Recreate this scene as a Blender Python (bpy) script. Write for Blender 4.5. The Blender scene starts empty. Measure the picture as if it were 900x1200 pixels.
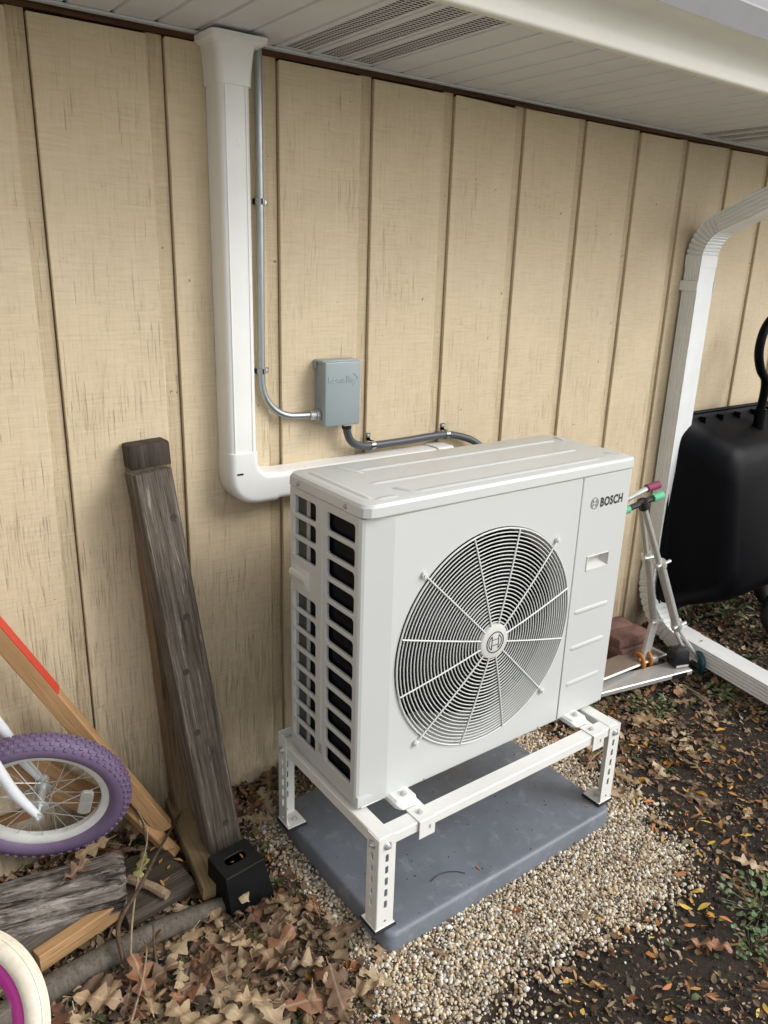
import bpy, bmesh, math, random
import numpy as np
from mathutils import Vector, Matrix, noise
R = math.radians
SC = bpy.context.scene
COL = SC.collection

# ---------------------------------------------------------------- camera, sky, sun, exposure
def setup_view():
    cam = bpy.data.cameras.new('camera')
    cam.sensor_fit = 'HORIZONTAL'; cam.sensor_width = 36.0; cam.lens = 36.025
    cam.clip_start = 0.02; cam.clip_end = 500
    o = bpy.data.objects.new('camera', cam); COL.objects.link(o)
    yaw, pitch, roll = 0.63781, 0.31313, 0.03256
    f = Vector((math.sin(yaw)*math.cos(pitch), math.cos(yaw)*math.cos(pitch), -math.sin(pitch)))
    r = Vector((math.cos(yaw), -math.sin(yaw), 0)); u = r.cross(f)
    r2 = r*math.cos(roll)+u*math.sin(roll); u2 = u*math.cos(roll)-r*math.sin(roll)
    m = Matrix((r2, u2, -f)).transposed().to_4x4(); m.translation = Vector((-0.93934, -1.33701, 1.68988))
    o.matrix_world = m
    SC.camera = o
    SUN_EL, SUN_AZ = R(38), R(140)          # azimuth clockwise from +y: front right of the wall
    w = bpy.data.worlds.new('World'); SC.world = w; w.use_nodes = True
    nt = w.node_tree; bg = nt.nodes['Background']
    sky = nt.nodes.new('ShaderNodeTexSky'); sky.sky_type = 'NISHITA'; sky.sun_disc = False
    sky.sun_elevation = SUN_EL; sky.sun_rotation = SUN_AZ
    sky.air_density = 1.0; sky.dust_density = 3.0; sky.ozone_density = 1.0
    hs = nt.nodes.new('ShaderNodeHueSaturation'); hs.inputs['Saturation'].default_value = 0.12   # overcast: grey, not blue
    nt.links.new(sky.outputs[0], hs.inputs['Color']); nt.links.new(hs.outputs[0], bg.inputs['Color'])
    bg.inputs['Strength'].default_value = 0.15
    L = bpy.data.lights.new('sun', 'SUN'); L.energy = 0.75; L.angle = R(24); L.color = (1, 0.985, 0.96)
    s = bpy.data.objects.new('sun', L); COL.objects.link(s)
    d = Vector((math.sin(SUN_AZ)*math.cos(SUN_EL), math.cos(SUN_AZ)*math.cos(SUN_EL), math.sin(SUN_EL)))
    s.rotation_euler = d.to_track_quat('Z', 'Y').to_euler(); s.location = (2, -4, 6)
    SC.view_settings.view_transform = 'Standard'; SC.view_settings.look = 'None'
    SC.view_settings.gamma = 1; SC.view_settings.exposure = 0.45
    SC.view_settings.use_curve_mapping = False
setup_view()

YW = 0.6557        # wall face
rng = random.Random(7)
nrng = np.random.default_rng(11)

# ---------------------------------------------------------------- materials
def lin(h):
    h = h.lstrip('#'); c = [int(h[i:i+2], 16)/255 for i in (0, 2, 4)]
    return tuple(x/12.92 if x <= .04045 else ((x+.055)/1.055)**2.4 for x in c)+(1,)
class NT:
    def __init__(s, name):
        s.m = bpy.data.materials.new(name); s.m.use_nodes = True; s.t = s.m.node_tree
        s.b = s.t.nodes['Principled BSDF']
    def n(s, typ, **k):
        nd = s.t.nodes.new(typ)
        for a, v in k.items(): setattr(nd, a, v)
        return nd
    def l(s, a, b): s.t.links.new(a, b)
    def coord(s, scale=(1, 1, 1), kind='Object'):
        c = s.n('ShaderNodeTexCoord'); mp = s.n('ShaderNodeMapping'); mp.inputs['Scale'].default_value = scale
        s.l(c.outputs[kind], mp.inputs['Vector']); return mp.outputs[0]
    def noise(s, vec, scale, detail=4, rough=.55, dist=0):
        nd = s.n('ShaderNodeTexNoise'); s.l(vec, nd.inputs['Vector'])
        nd.inputs['Scale'].default_value = scale; nd.inputs['Detail'].default_value = detail
        nd.inputs['Roughness'].default_value = rough; nd.inputs['Distortion'].default_value = dist
        return nd.outputs['Fac']
    def ramp(s, fac, stops):
        nd = s.n('ShaderNodeValToRGB'); s.l(fac, nd.inputs['Fac']); e = nd.color_ramp.elements
        while len(e) < len(stops): e.new(.5)
        for i, (p, c) in enumerate(stops):
            e[i].position = p; e[i].color = c if len(c) == 4 else tuple(c)+(1,)
        return nd.outputs['Color']
    def mix(s, fac, a, b, mode='MIX'):
        nd = s.n('ShaderNodeMix', data_type='RGBA', blend_type=mode)
        if hasattr(fac, 'node'): s.l(fac, nd.inputs[0])
        else: nd.inputs[0].default_value = fac
        for i, x in ((6, a), (7, b)):
            if hasattr(x, 'node'): s.l(x, nd.inputs[i])
            else: nd.inputs[i].default_value = x
        return nd.outputs[2]
    def math(s, op, a, b=0.0):
        nd = s.n('ShaderNodeMath', operation=op)
        for i, x in ((0, a), (1, b)):
            if hasattr(x, 'node'): s.l(x, nd.inputs[i])
            else: nd.inputs[i].default_value = x
        return nd.outputs[0]
    def bump(s, h, strength=.3, dist=.002, prev=None):
        nd = s.n('ShaderNodeBump'); s.l(h, nd.inputs['Height'])
        nd.inputs['Strength'].default_value = strength; nd.inputs['Distance'].default_value = dist
        if prev is not None: s.l(prev, nd.inputs['Normal'])
        return nd.outputs[0]
    def out(s, col=None, rough=None, normal=None, metal=None, spec=None):
        for nm, x in (('Base Color', col), ('Roughness', rough), ('Normal', normal), ('Metallic', metal), ('Specular IOR Level', spec)):
            if x is None: continue
            if hasattr(x, 'node'): s.l(x, s.b.inputs[nm])
            else: s.b.inputs[nm].default_value = x
        return s.m
G = lambda v: (v, v, v, 1)

def paint(name, col, rough=.4, dirt=.12, scale=9, metal=0, bump=.05, dirtcol=(.12, .10, .08, 1)):
    t = NT(name); v = t.coord()
    n1 = t.noise(v, scale, 6, .65); n2 = t.noise(v, scale*14, 4, .6)
    d = t.ramp(n1, [(.42, G(0)), (.75, G(1))]); sp = t.ramp(n2, [(.62, G(0)), (.75, G(1))])
    f = t.math('MULTIPLY', t.math('ADD', d, t.math('MULTIPLY', sp, .6)), dirt)
    c = t.mix(f, col, dirtcol)
    rr = t.math('ADD', t.math('MULTIPLY', n1, .25), rough-.12)
    return t.out(c, rr, t.bump(n2, bump, .0006), metal)

def siding_mat(nm='tan_siding_paint', ca='#cebc9d', cb='#d8c7a9', gr=.16):
    t = NT(nm); oi = t.n('ShaderNodeObjectInfo')
    c0 = t.n('ShaderNodeTexCoord'); add = t.n('ShaderNodeVectorMath', operation='ADD')
    sc = t.n('ShaderNodeVectorMath', operation='SCALE'); t.l(oi.outputs['Random'], sc.inputs['Scale'])
    sc.inputs[0].default_value = (0, 0, 37.0)
    t.l(c0.outputs['Object'], add.inputs[0]); t.l(sc.outputs[0], add.inputs[1])
    def mp(s):
        m = t.n('ShaderNodeMapping'); m.inputs['Scale'].default_value = s; t.l(add.outputs[0], m.inputs['Vector']); return m.outputs[0]
    big = t.noise(mp((2.2, 2.2, 1.3)), 1.6, 4, .6)
    saw = t.noise(mp((13, 13, 165)), 1.0, 3, .6, .5)                       # fine saw lines across the face
    grain = t.noise(mp((120, 120, 5)), 1.2, 4, .62)                  # upright grain
    crk = t.noise(mp((430, 430, 7.5)), 1.0, 3, .7, .6)
    # upright checks open up more towards the weathered foot of the wall, in patches
    sep = t.n('ShaderNodeSeparateXYZ'); t.l(c0.outputs['Object'], sep.inputs[0])
    low = t.n('ShaderNodeMapRange'); low.inputs[1].default_value = 1.75; low.inputs[2].default_value = 0.0
    low.inputs[3].default_value = .0; low.inputs[4].default_value = .095; t.l(sep.outputs[2], low.inputs[0])
    pat = t.noise(mp((3, 3, 2)), 2.0, 3, .6)
    th = t.math('ADD', t.math('ADD', crk, low.outputs[0]), t.math('MULTIPLY', t.math('SUBTRACT', pat, .5), .22))
    cr = t.ramp(th, [(.634, G(0)), (.72, G(1))])
    base = t.ramp(big, [(.3, lin(ca)), (.7, lin(cb))])
    col = t.mix(t.math('MULTIPLY', t.ramp(grain, [(.35, G(0)), (.7, G(1))]), gr), base, lin('#a08e70'))
    col = t.mix(t.math('MULTIPLY', t.ramp(saw, [(.5, G(0)), (.70, G(1))]), .24), col, lin('#e2d4bd'))
    col = t.mix(t.math('MULTIPLY', t.ramp(saw, [(.32, G(1)), (.46, G(0))]), .15), col, lin('#9c8a6c'))
    col = t.mix(t.math('MULTIPLY', cr, .34), col, lin('#5f4d37'))
    spk = t.noise(mp((1, 1, 1)), 46, 2, .5)
    col = t.mix(t.math('MULTIPLY', t.ramp(spk, [(.735, G(0)), (.76, G(1))]), .6), col, lin('#3d3022'))
    # splashed soil stain with a ragged edge at the very foot
    st = t.n('ShaderNodeMapRange'); st.inputs[1].default_value = .36; st.inputs[2].default_value = 0.0; t.l(sep.outputs[2], st.inputs[0])
    stn = t.math('MULTIPLY', st.outputs[0], t.ramp(t.noise(mp((14, 14, 4)), 1.5, 5, .7), [(.38, G(0)), (.62, G(1))]))
    col = t.mix(t.math('MULTIPLY', stn, .6), col, lin('#6b5d47'))
    h = t.math('ADD', t.math('MULTIPLY', saw, .6), t.math('SUBTRACT', t.math('MULTIPLY', grain, .5), t.math('MULTIPLY', cr, 1.6)))
    return t.out(col, .62, t.bump(h, .7, .0020), spec=.3)

def wood(name, dark, light, streak, axis='Z', rough=.75, scale=1.0, contrast=.5, bump=.6, white=None):
    t = NT(name)
    lo, hi = 2.2*scale, 58*scale
    s = {'X': (lo, hi, hi), 'Y': (hi, lo, hi), 'Z': (hi, hi, lo)}[axis]
    v = t.coord(s); v1 = t.coord((1, 1, 1))
    g = t.noise(v, 1.0, 6, .68, .25); g2 = t.noise(v, 2.6, 4, .7); big = t.noise(v1, 7, 4, .6)
    c = t.ramp(g, [(.5-contrast/2, dark), (.5+contrast/2, light)])
    c = t.mix(t.math('MULTIPLY', t.ramp(g2, [(.54, G(0)), (.68, G(1))]), .8), c, streak)
    c = t.mix(t.math('MULTIPLY', t.ramp(big, [(.45, G(0)), (.7, G(1))]), .35), c, dark)
    if white is not None:
        wv = t.coord(tuple(x*.6 for x in s)); w1 = t.noise(wv, 1.7, 6, .75, .8)
        c = t.mix(t.math('MULTIPLY', t.ramp(w1, [(.575, G(0)), (.66, G(1))]), .8), c, white)
    h = t.math('ADD', g, t.math('MULTIPLY', g2, -.7))
    return t.out(c, rough, t.bump(h, bump, .003), spec=.25)

def bark(name):
    t = NT(name); v = t.coord((38, 38, 7)); v2 = t.coord((110, 110, 16)); v1 = t.coord()
    a = t.noise(v, 1.0, 9, .72, .9); b = t.noise(v2, 1.0, 6, .7, .5); big = t.noise(v1, 8, 5, .65)
    c = t.ramp(a, [(.32, lin('#1d1a18')), (.43, lin('#5a524c')), (.54, lin('#8a8179')), (.68, lin('#b5ada4'))])
    c = t.mix(t.math('MULTIPLY', t.ramp(b, [(.52, G(0)), (.62, G(1))]), .75), c, lin('#1d1917'))
    c = t.mix(t.math('MULTIPLY', t.ramp(big, [(.5, G(0)), (.66, G(1))]), .55), c, lin('#b9b2aa'))
    c = t.mix(t.math('MULTIPLY', t.ramp(a, [(.36, G(1)), (.44, G(0))]), .8), c, lin('#191614'))
    h = t.math('SUBTRACT', a, t.math('MULTIPLY', b, .5))
    return t.out(c, .85, t.bump(h, 1.0, .010), spec=.2)
M = {}
M['siding'] = siding_mat()
M['siding_groove'] = siding_mat('tan_siding_shaded', '#c3b193', '#cdbb9c', .30)  # same siding paint, darkened to put groove shade into the colour; stronger grain
M['gapwood'] = wood('raw_edge_wood', lin('#2b1c12'), lin('#6b4a30'), lin('#1b130d'), 'X')
M['soffit'] = paint('soffit_white', lin('#d0d2d6'), .45, .10, 3)
M['gutter'] = paint('gutter_white', lin('#e2e1d6'), .32, .10, 3)
M['downspout'] = paint('downspout_white', lin('#e4e6e6'), .32, .12, 5)
M['gutlip'] = paint('gutter_lip_grey', lin('#8f8e91'), .45, .18, 6)
M['vinyl'] = paint('white_vinyl', lin('#e9e9e6'), .3, .06, 6, bump=.02)
M['galv'] = paint('galvanised_steel', lin('#a9afb1'), .34, .15, 30, metal=.85)
M['zinc'] = paint('zinc_bolt', lin('#d2d4d3'), .3, .1, 50, metal=.6)
M['boxgrey'] = paint('grey_enamel', lin('#8f9a9d'), .33, .07, 8, bump=.12)
M['boxtext'] = paint('grey_relief', lin('#99a4a7'), .3, .04, 8)
M['flex'] = paint('dark_flex', lin('#454a50'), .42, .15, 20)
M['unit'] = paint('unit_offwhite', lin('#c9cbc9'), .34, .03, 4, bump=.03)
M['unitplastic'] = paint('unit_plastic', lin('#cfcfcb'), .3, .04, 8)
M['wire'] = paint('grille_wire', lin('#d6d7d4'), .35, .05, 20)
M['black'] = paint('black_plastic', (.006, .0065, .008, 1), .42, .035, 12, dirtcol=(.10, .09, .075, 1))
M['cartblack'] = paint('matt_black_poly', (.0022, .0026, .0042, 1), .42, .010, 12, dirtcol=(.12, .11, .09, 1))
M['cartblack'].node_tree.nodes['Principled BSDF'].inputs['Specular IOR Level'].default_value = .09
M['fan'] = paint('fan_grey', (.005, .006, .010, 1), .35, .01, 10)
M['coilgrey'] = paint('dusty_coil_grey', (.075, .075, .072, 1), .6, .2, 30)
M['shroud'] = paint('shroud_grey', lin('#a6a7a5'), .5, .15, 10)
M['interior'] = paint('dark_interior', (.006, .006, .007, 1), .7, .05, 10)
M['ink'] = paint('black_print', (.012, .012, .013, 1), .5, .0, 10)
M['stand'] = paint('stand_white', lin('#e4e4df'), .33, .07, 10, bump=.03)
M['scooter_metal'] = paint('brushed_aluminium', lin('#bdbcb8'), .34, .18, 40, metal=.35)
M['griptape'] = paint('worn_grip_tape', lin('#7c6d60'), .85, .3, 30)
M['magenta'] = paint('magenta_foam', lin('#8a2f58'), .65, .22, 30)
M['green'] = paint('mint_rubber', lin('#63bd93'), .55, .2, 30)
M['orange'] = paint('orange_plastic', lin('#c07a36'), .45, .25, 30)
M['teal'] = paint('teal_wheel', lin('#1f4c58'), .25, .2, 20)
M['white_label'] = paint('pale_label', lin('#c8c8c4'), .5, .1, 40)
M['tyre_purple'] = paint('purple_rubber', lin('#6f5d7a'), .6, .3, 30, dirtcol=lin('#574a5c'))
M['tyre_cream'] = paint('cream_rubber', lin('#e2dac8'), .55, .3, 40, dirtcol=lin('#8a7c68'))
M['rim_white'] = paint('white_rim', lin('#dcdcd8'), .3, .22, 20)
M['rim_magenta'] = paint('magenta_rim', lin('#a3257f'), .18, .06, 30)
M['bike_white'] = paint('white_bike_paint', lin('#e1e4e8'), .25, .15, 25)
M['rubber'] = paint('black_rubber', (.012, .012, .013, 1), .65, .2, 20)
M['reflector'] = paint('clear_reflector', lin('#a9a7a0'), .12, .25, 60)
M['red'] = paint('red_paint', lin('#c8402c'), .45, .12, 30)
M['nail'] = paint('rusty_nail', lin('#4a2c1c'), .6, .3, 60, metal=.4)
M['wood_grey'] = wood('weathered_grey_timber', lin('#302a25'), lin('#7f7468'), lin('#211b17'), 'Z', scale=1.8, contrast=.40, bump=1.0, white=lin('#a8a198'))
M['wood_brown'] = wood('weathered_brown_timber', lin('#5f4c38'), lin('#9a8368'), lin('#43341f'), 'Z', contrast=.5)
M['wood_darktop'] = wood('dark_end_timber', lin('#2b2622'), lin('#5b5148'), lin('#1d1916'), 'Z', contrast=.5)
M['wood_orange'] = wood('pine_lumber', lin('#94714c'), lin('#c29c70'), lin('#755840'), 'Z', contrast=.6, bump=.3)
M['wood_tan'] = wood('aged_lumber', lin('#6b5b42'), lin('#93805f'), lin('#4c3f2f'), 'Z', contrast=.6, bump=.3)
M['wood_brownboard'] = wood('brown_board', lin('#6b4d31'), lin('#96714c'), lin('#432e1e'), 'Z', contrast=.6, bump=.3)
M['wood_log'] = bark('silvered_driftwood')
M['wood_block'] = wood('damp_dark_board', lin('#2d2721'), lin('#5a5045'), lin('#1f1a16'), 'Z', contrast=.5, white=lin('#7f766b'))
M['wood_edging'] = wood('grey_landscape_timber', lin('#4c453d'), lin('#787066'), lin('#38322b'), 'Z', contrast=.5, bump=.4)
M['stick'] = wood('bark_twig', lin('#3a2f26'), lin('#6d5a49'), lin('#231b15'), 'Z', contrast=.5)
M['palestick'] = wood('pale_stick', lin('#7d6a55'), lin('#a8937a'), lin('#54453a'), 'Z', contrast=.5)
def brick_mat():
    t = NT('red_paver'); v = t.coord(); oi = t.n('ShaderNodeObjectInfo')
    n1 = t.noise(v, 26, 6, .7); n2 = t.noise(v, 160, 4, .6)
    c = t.ramp(n1, [(.3, lin('#5e4540')), (.7, lin('#8f6c63'))])
    c = t.mix(t.math('MULTIPLY', oi.outputs['Random'], .35), c, lin('#4e3a38'))
    c = t.mix(t.math('MULTIPLY', t.ramp(n2, [(.58, G(0)), (.7, G(1))]), .4), c, lin('#b39a90'))
    return t.out(c, .9, t.bump(n2, .7, .002))
M['brick'] = brick_mat()
def pad_mat():
    t = NT('slate_blue_plastic'); v = t.coord()
    n1 = t.noise(v, 5, 6, .65); n2 = t.noise(v, 260, 3, .6); n3 = t.noise(v, 17, 6, .75, .6)
    c = t.ramp(n1, [(.3, lin('#62676f')), (.7, lin('#747b85'))])
    c = t.mix(t.math('MULTIPLY', t.ramp(n3, [(.54, G(0)), (.70, G(1))]), .38), c, lin('#a3a6a8'))
    c = t.mix(t.math('MULTIPLY', t.ramp(n2, [(.66, G(0)), (.72, G(1))]), .35), c, lin('#4b463f'))
    return t.out(c, t.math('ADD', t.math('MULTIPLY', n1, .25), .33), t.bump(n2, .2, .0008))
M['pad'] = pad_mat()
def soil_mat():
    t = NT('dark_soil'); v = t.coord()
    n1 = t.noise(v, 5, 8, .7); n2 = t.noise(v, 55, 6, .75); n3 = t.noise(v, 240, 4, .7)
    c = t.ramp(n1, [(.3, lin('#231d18')), (.7, lin('#3d332a'))])
    c = t.mix(t.ramp(n2, [(.5, G(0)), (.75, G(.7))]), c, lin('#55483a'))
    c = t.mix(t.math('MULTIPLY', t.ramp(n3, [(.64, G(0)), (.72, G(1))]), .7), c, lin('#83735f'))
    at = t.n('ShaderNodeAttribute', attribute_name='fines')
    c = t.mix(at.outputs['Color'], c, t.ramp(n3, [(.35, lin('#6e5f4b')), (.65, lin('#a8987c'))]))
    # added pale ground further out, unseen, to bounce light up onto the soffit
    ln = t.n('ShaderNodeAttribute', attribute_name='bounce_ground')
    c = t.mix(t.math('MULTIPLY', ln.outputs['Fac'], t.ramp(n1, [(.2, G(.75)), (.45, G(1))])), c, t.ramp(n2, [(.3, lin('#8b8878')), (.5, lin('#a5a296')), (.7, lin('#b7b2a6'))]))
    h = t.math('ADD', n2, t.math('MULTIPLY', n3, .5))
    return t.out(c, .95, t.bump(h, 1.0, .012))
M['soil'] = soil_mat()
def attr_mat(name, rough=.8, nscale=120, amt=.35, bump=.3, dark=(.03, .02, .015, 1), trans=0):
    t = NT(name); a = t.n('ShaderNodeAttribute', attribute_name='tint'); v = t.coord()
    n = t.noise(v, nscale, 4, .65)
    c = t.mix(t.math('MULTIPLY', t.ramp(n, [(.45, G(0)), (.75, G(1))]), amt), a.outputs['Color'], dark)
    return t.out(c, rough, t.bump(n, bump, .001))
M['pebble'] = attr_mat('pea_gravel', .75, 300, .3)
M['litter'] = attr_mat('leaf_scraps', .8, 200, .4)
M['weed'] = attr_mat('weed_leaf', .5, 150, .2)
def leaf_mat(name, spot):
    t = NT(name); oi = t.n('ShaderNodeObjectInfo'); v = t.coord()
    c = oi.outputs['Color']
    n = t.noise(v, 34, 5, .7); n2 = t.noise(v, 220, 3, .6)
    c = t.mix(t.math('MULTIPLY', t.ramp(n, [(.5, G(0)), (.72, G(1))]), .45), c, spot)
    uv = t.n('ShaderNodeUVMap'); sep = t.n('ShaderNodeSeparateXYZ'); t.l(uv.outputs[0], sep.inputs[0])
    rib = t.math('ABSOLUTE', t.math('SUBTRACT', sep.outputs[0], .5))            # midrib
    ribm = t.ramp(rib, [(.012, G(1)), (.03, G(0))])
    vv = t.math('ABSOLUTE', t.math('SINE', t.math('MULTIPLY', t.math('SUBTRACT', sep.outputs[1], t.math('MULTIPLY', rib, .55)), 26)))
    ve = t.ramp(vv, [(.03, G(1)), (.12, G(0))])
    c = t.mix(t.math('MULTIPLY', t.math('MAXIMUM', ribm, t.math('MULTIPLY', ve, .5)), .22), c, lin('#d8c7a6'))
    bs = t.bump(t.math('ADD', t.math('MULTIPLY', t.math('MAXIMUM', ribm, ve), .6), n2), .4, .0015)
    return t.out(c, t.math('ADD', t.math('MULTIPLY', n, .3), .45), bs, spec=.35)
M['oak'] = leaf_mat('dry_oak_leaf', lin('#4f3d31'))
M['leaflet'] = leaf_mat('autumn_leaflet', lin('#7c5030'))
OAKC = {'pale tan': '#c0a988', 'tan': '#a98f70', 'light brown': '#93795c', 'brown': '#7d6450', 'reddish brown': '#8d6248', 'dark brown': '#5a4a3e', 'yellow green': '#a0a060'}
LFC = {'orange': '#b5743f', 'rust orange': '#94603f', 'pale orange': '#b98a50', 'golden yellow': '#c99a3c', 'yellow': '#d2b04a', 'brown': '#86694b'}

# ---------------------------------------------------------------- builders
W = {}
def wm(o): return W.get(o, Matrix.Identity(4))
def props(o, label=None, cat=None, group=None, kind=None):
    if label: o['label'] = label
    if cat: o['category'] = cat
    if group: o['group'] = group
    if kind: o['kind'] = kind
    return o
def thing(name, label, cat, loc=(0, 0, 0), group=None):
    o = bpy.data.objects.new(name, None); COL.objects.link(o); o.location = loc; o.empty_display_size = .05
    W[o] = Matrix.Translation(loc)
    return props(o, label, cat, group)
def link(name, mesh, mat, parent=None, mtx=None, **k):
    o = bpy.data.objects.new(name, mesh); COL.objects.link(o)
    mtx = Matrix.Identity(4) if mtx is None else mtx
    if mat is not None and not mesh.materials: mesh.materials.append(M[mat] if isinstance(mat, str) else mat)
    if parent is not None:
        o.parent = parent; o.matrix_parent_inverse = wm(parent).inverted()
    o.matrix_basis = mtx; W[o] = mtx
    return props(o, **k)
def mesh_of(bm, name, smooth=30):
    me = bpy.data.meshes.new(name); bm.normal_update(); 
    if smooth:
        for f in bm.faces: f.smooth = True
        for e in bm.edges:
            if len(e.link_faces) == 2 and e.calc_face_angle(0) > R(smooth): e.smooth = False
    bm.to_mesh(me); bm.free(); return me
def obj(name, bm, mat, parent=None, mtx=None, smooth=30, **k):
    return link(name, mesh_of(bm, name, smooth), mat, parent, mtx, **k)
def BM(): return bmesh.new()
def add_box(bm, lo, hi, bev=0, seg=1, mtx=None):
    lo, hi = Vector(lo), Vector(hi); c = (lo+hi)/2; s = hi-lo
    t = bmesh.new(); bmesh.ops.create_cube(t, size=1)
    for v in t.verts: v.co = Vector((v.co.x*s.x, v.co.y*s.y, v.co.z*s.z))+c
    if bev: bmesh.ops.bevel(t, geom=list(t.edges), offset=bev, segments=seg, affect='EDGES', profile=.5)
    if mtx is not None: bmesh.ops.transform(t, matrix=mtx, verts=t.verts)
    me = bpy.data.meshes.new('t'); t.to_mesh(me); t.free(); bm.from_mesh(me); bpy.data.meshes.remove(me)
    return bm
def add_tube(bm, pts, r, n=10, caps=True, closed=False):
    pts = [Vector(p) for p in pts]; m = len(pts)
    rr = r if isinstance(r, (list, tuple)) else [r]*m
    prev = None; rings = []
    for i, p in enumerate(pts):
        if closed: t = pts[(i+1) % m]-pts[i-1]
        else: t = pts[min(i+1, m-1)]-pts[max(i-1, 0)]
        t.normalize()
        if prev is None:
            a = Vector((0, 0, 1)) if abs(t.z) < .9 else Vector((1, 0, 0))
            u = t.cross(a).normalized()
        else: u = (prev-t*prev.dot(t)).normalized()
        prev = u; w = t.cross(u)
        rings.append([bm.verts.new(p+rr[i]*(u*math.cos(2*math.pi*k/n)+w*math.sin(2*math.pi*k/n))) for k in range(n)])
    for i in range(m if closed else m-1):
        a, b = rings[i], rings[(i+1) % m]
        for k in range(n): bm.faces.new((a[k], a[(k+1) % n], b[(k+1) % n], b[k]))
    if caps and not closed:
        bm.faces.new(rings[0][::-1]); bm.faces.new(rings[-1])
    return bm
def add_loft(bm, secs, cap=True):
    rings = [[bm.verts.new(p) for p in s] for s in secs]; n = len(rings[0])
    for a, b in zip(rings, rings[1:]):
        for k in range(n): bm.faces.new((a[k], a[(k+1) % n], b[(k+1) % n], b[k]))
    if cap: bm.faces.new(rings[0][::-1]); bm.faces.new(rings[-1])
    return bm
def add_torus(bm, R0, r, n=48, m=8, z=0, sx=1, sz=1):
    vs = [[bm.verts.new(((R0+r*sx*math.cos(b))*math.cos(a), (R0+r*sx*math.cos(b))*math.sin(a), z+r*sz*math.sin(b)))
           for b in [2*math.pi*j/m for j in range(m)]] for a in [2*math.pi*i/n for i in range(n)]]
    for i in range(n):
        for j in range(m):
            bm.faces.new((vs[i][j], vs[(i+1) % n][j], vs[(i+1) % n][(j+1) % m], vs[i][(j+1) % m]))
    return bm
def add_lathe(bm, prof, n=40, cap=False):
    vs = [[bm.verts.new((r*math.cos(a), r*math.sin(a), z)) for r, z in prof] for a in [2*math.pi*i/n for i in range(n)]]
    for i in range(n):
        for j in range(len(prof)-1):
            bm.faces.new((vs[i][j], vs[(i+1) % n][j], vs[(i+1) % n][j+1], vs[i][j+1]))
    return bm
def add_cyl(bm, p0, p1, r, n=16): return add_tube(bm, [p0, p1], r, n)
def bezpts(p, n=8):
    """smooth Catmull-Rom through points"""
    p = [Vector(x) for x in p]; q = [p[0]*2-p[1]]+p+[p[-1]*2-p[-2]]; out = []
    for i in range(1, len(q)-2):
        for k in range(n):
            t = k/n; a, b, c, d = q[i-1:i+3]
            out.append(.5*((2*b)+(c-a)*t+(2*a-5*b+4*c-d)*t*t+(3*b-a-3*c+d)*t**3))
    out.append(p[-1]); return out
def rrect(x0, y0, x1, y1, r, seg=5):
    pts = []
    for cx, cy, a in ((x1-r, y1-r, 0), (x0+r, y1-r, 90), (x0+r, y0+r, 180), (x1-r, y0+r, 270)):
        for k in range(seg+1):
            t = R(a+90*k/seg); pts.append((cx+r*math.cos(t), cy+r*math.sin(t)))
    return pts
def circ(cx, cy, r, n=64): return [(cx+r*math.cos(2*math.pi*k/n), cy+r*math.sin(2*math.pi*k/n)) for k in range(n)]
def eval_curve(cu):
    o = bpy.data.objects.new('tmp', cu); COL.objects.link(o)
    dg = bpy.context.evaluated_depsgraph_get(); dg.update()
    me = bpy.data.meshes.new_from_object(o.evaluated_get(dg), depsgraph=dg)
    bpy.data.objects.remove(o); bpy.data.curves.remove(cu); me.materials.clear(); return me
def plate_mesh(outer, holes, th, bev=0.0):
    """flat plate in local XY with real holes, thickness th centred on z=0"""
    cu = bpy.data.curves.new('tmp', 'CURVE'); cu.dimensions = '2D'; cu.fill_mode = 'BOTH'
    cu.extrude = max(th/2-bev, 0); cu.bevel_depth = bev; cu.bevel_resolution = 1; cu.offset = -bev
    for pts in [outer]+list(holes):
        s = cu.splines.new('POLY'); s.points.add(len(pts)-1); s.use_cyclic_u = True
        for q, (x, y) in zip(s.points, pts): q.co = (x, y, 0, 1)
    return eval_curve(cu)
def text_mesh(txt, size, ext=.0004, off=0.0, sp=1.0):
    cu = bpy.data.curves.new('tmp', 'FONT'); cu.body = txt; cu.size = size; cu.extrude = ext; cu.offset = off
    cu.resolution_u = 4; cu.space_character = sp
    return eval_curve(cu)
FRONT = Matrix(((1, 0, 0, 0), (0, 0, -1, 0), (0, 1, 0, 0), (0, 0, 0, 1)))     # local x->x, y->z, z->-y (faces camera side)
LEFT = Matrix(((0, 0, -1, 0), (-1, 0, 0, 0), (0, 1, 0, 0), (0, 0, 0, 1)))     # local x->-y, y->z, z->-x
T = Matrix.Translation
def frame(p, zdir, xhint=(1, 0, 0)):
    z = Vector(zdir).normalized(); x = Vector(xhint); x = (x-z*x.dot(z)).normalized(); y = z.cross(x)
    m = Matrix((x, y, z)).transposed().to_4x4(); m.translation = Vector(p); return m
def beam(p0, p1, w, d, bev=.004, rough=0, xhint=(1, 0, 0), seed=0, cuts=10):
    """timber from p0 to p1, local z along it, w along xhint, d the other way; returns bm, matrix"""
    p0, p1 = Vector(p0), Vector(p1); L = (p1-p0).length
    bm = BM(); secs = []
    pr = rrect(-w/2, -d/2, w/2, d/2, bev, 1)
    for i in range(cuts+1):
        z = L*i/cuts; s = []
        for x, y in pr:
            k = noise.noise(Vector((x*30+seed, y*30, z*4)))*rough
            s.append((x*(1+k), y*(1+k), z+(noise.noise(Vector((x*60, y*60, seed+z)))*rough*.06 if i in (0, cuts) else 0)))
        secs.append(s)
    add_loft(bm, secs)
    return bm, frame(p0, p1-p0, xhint)
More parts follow.
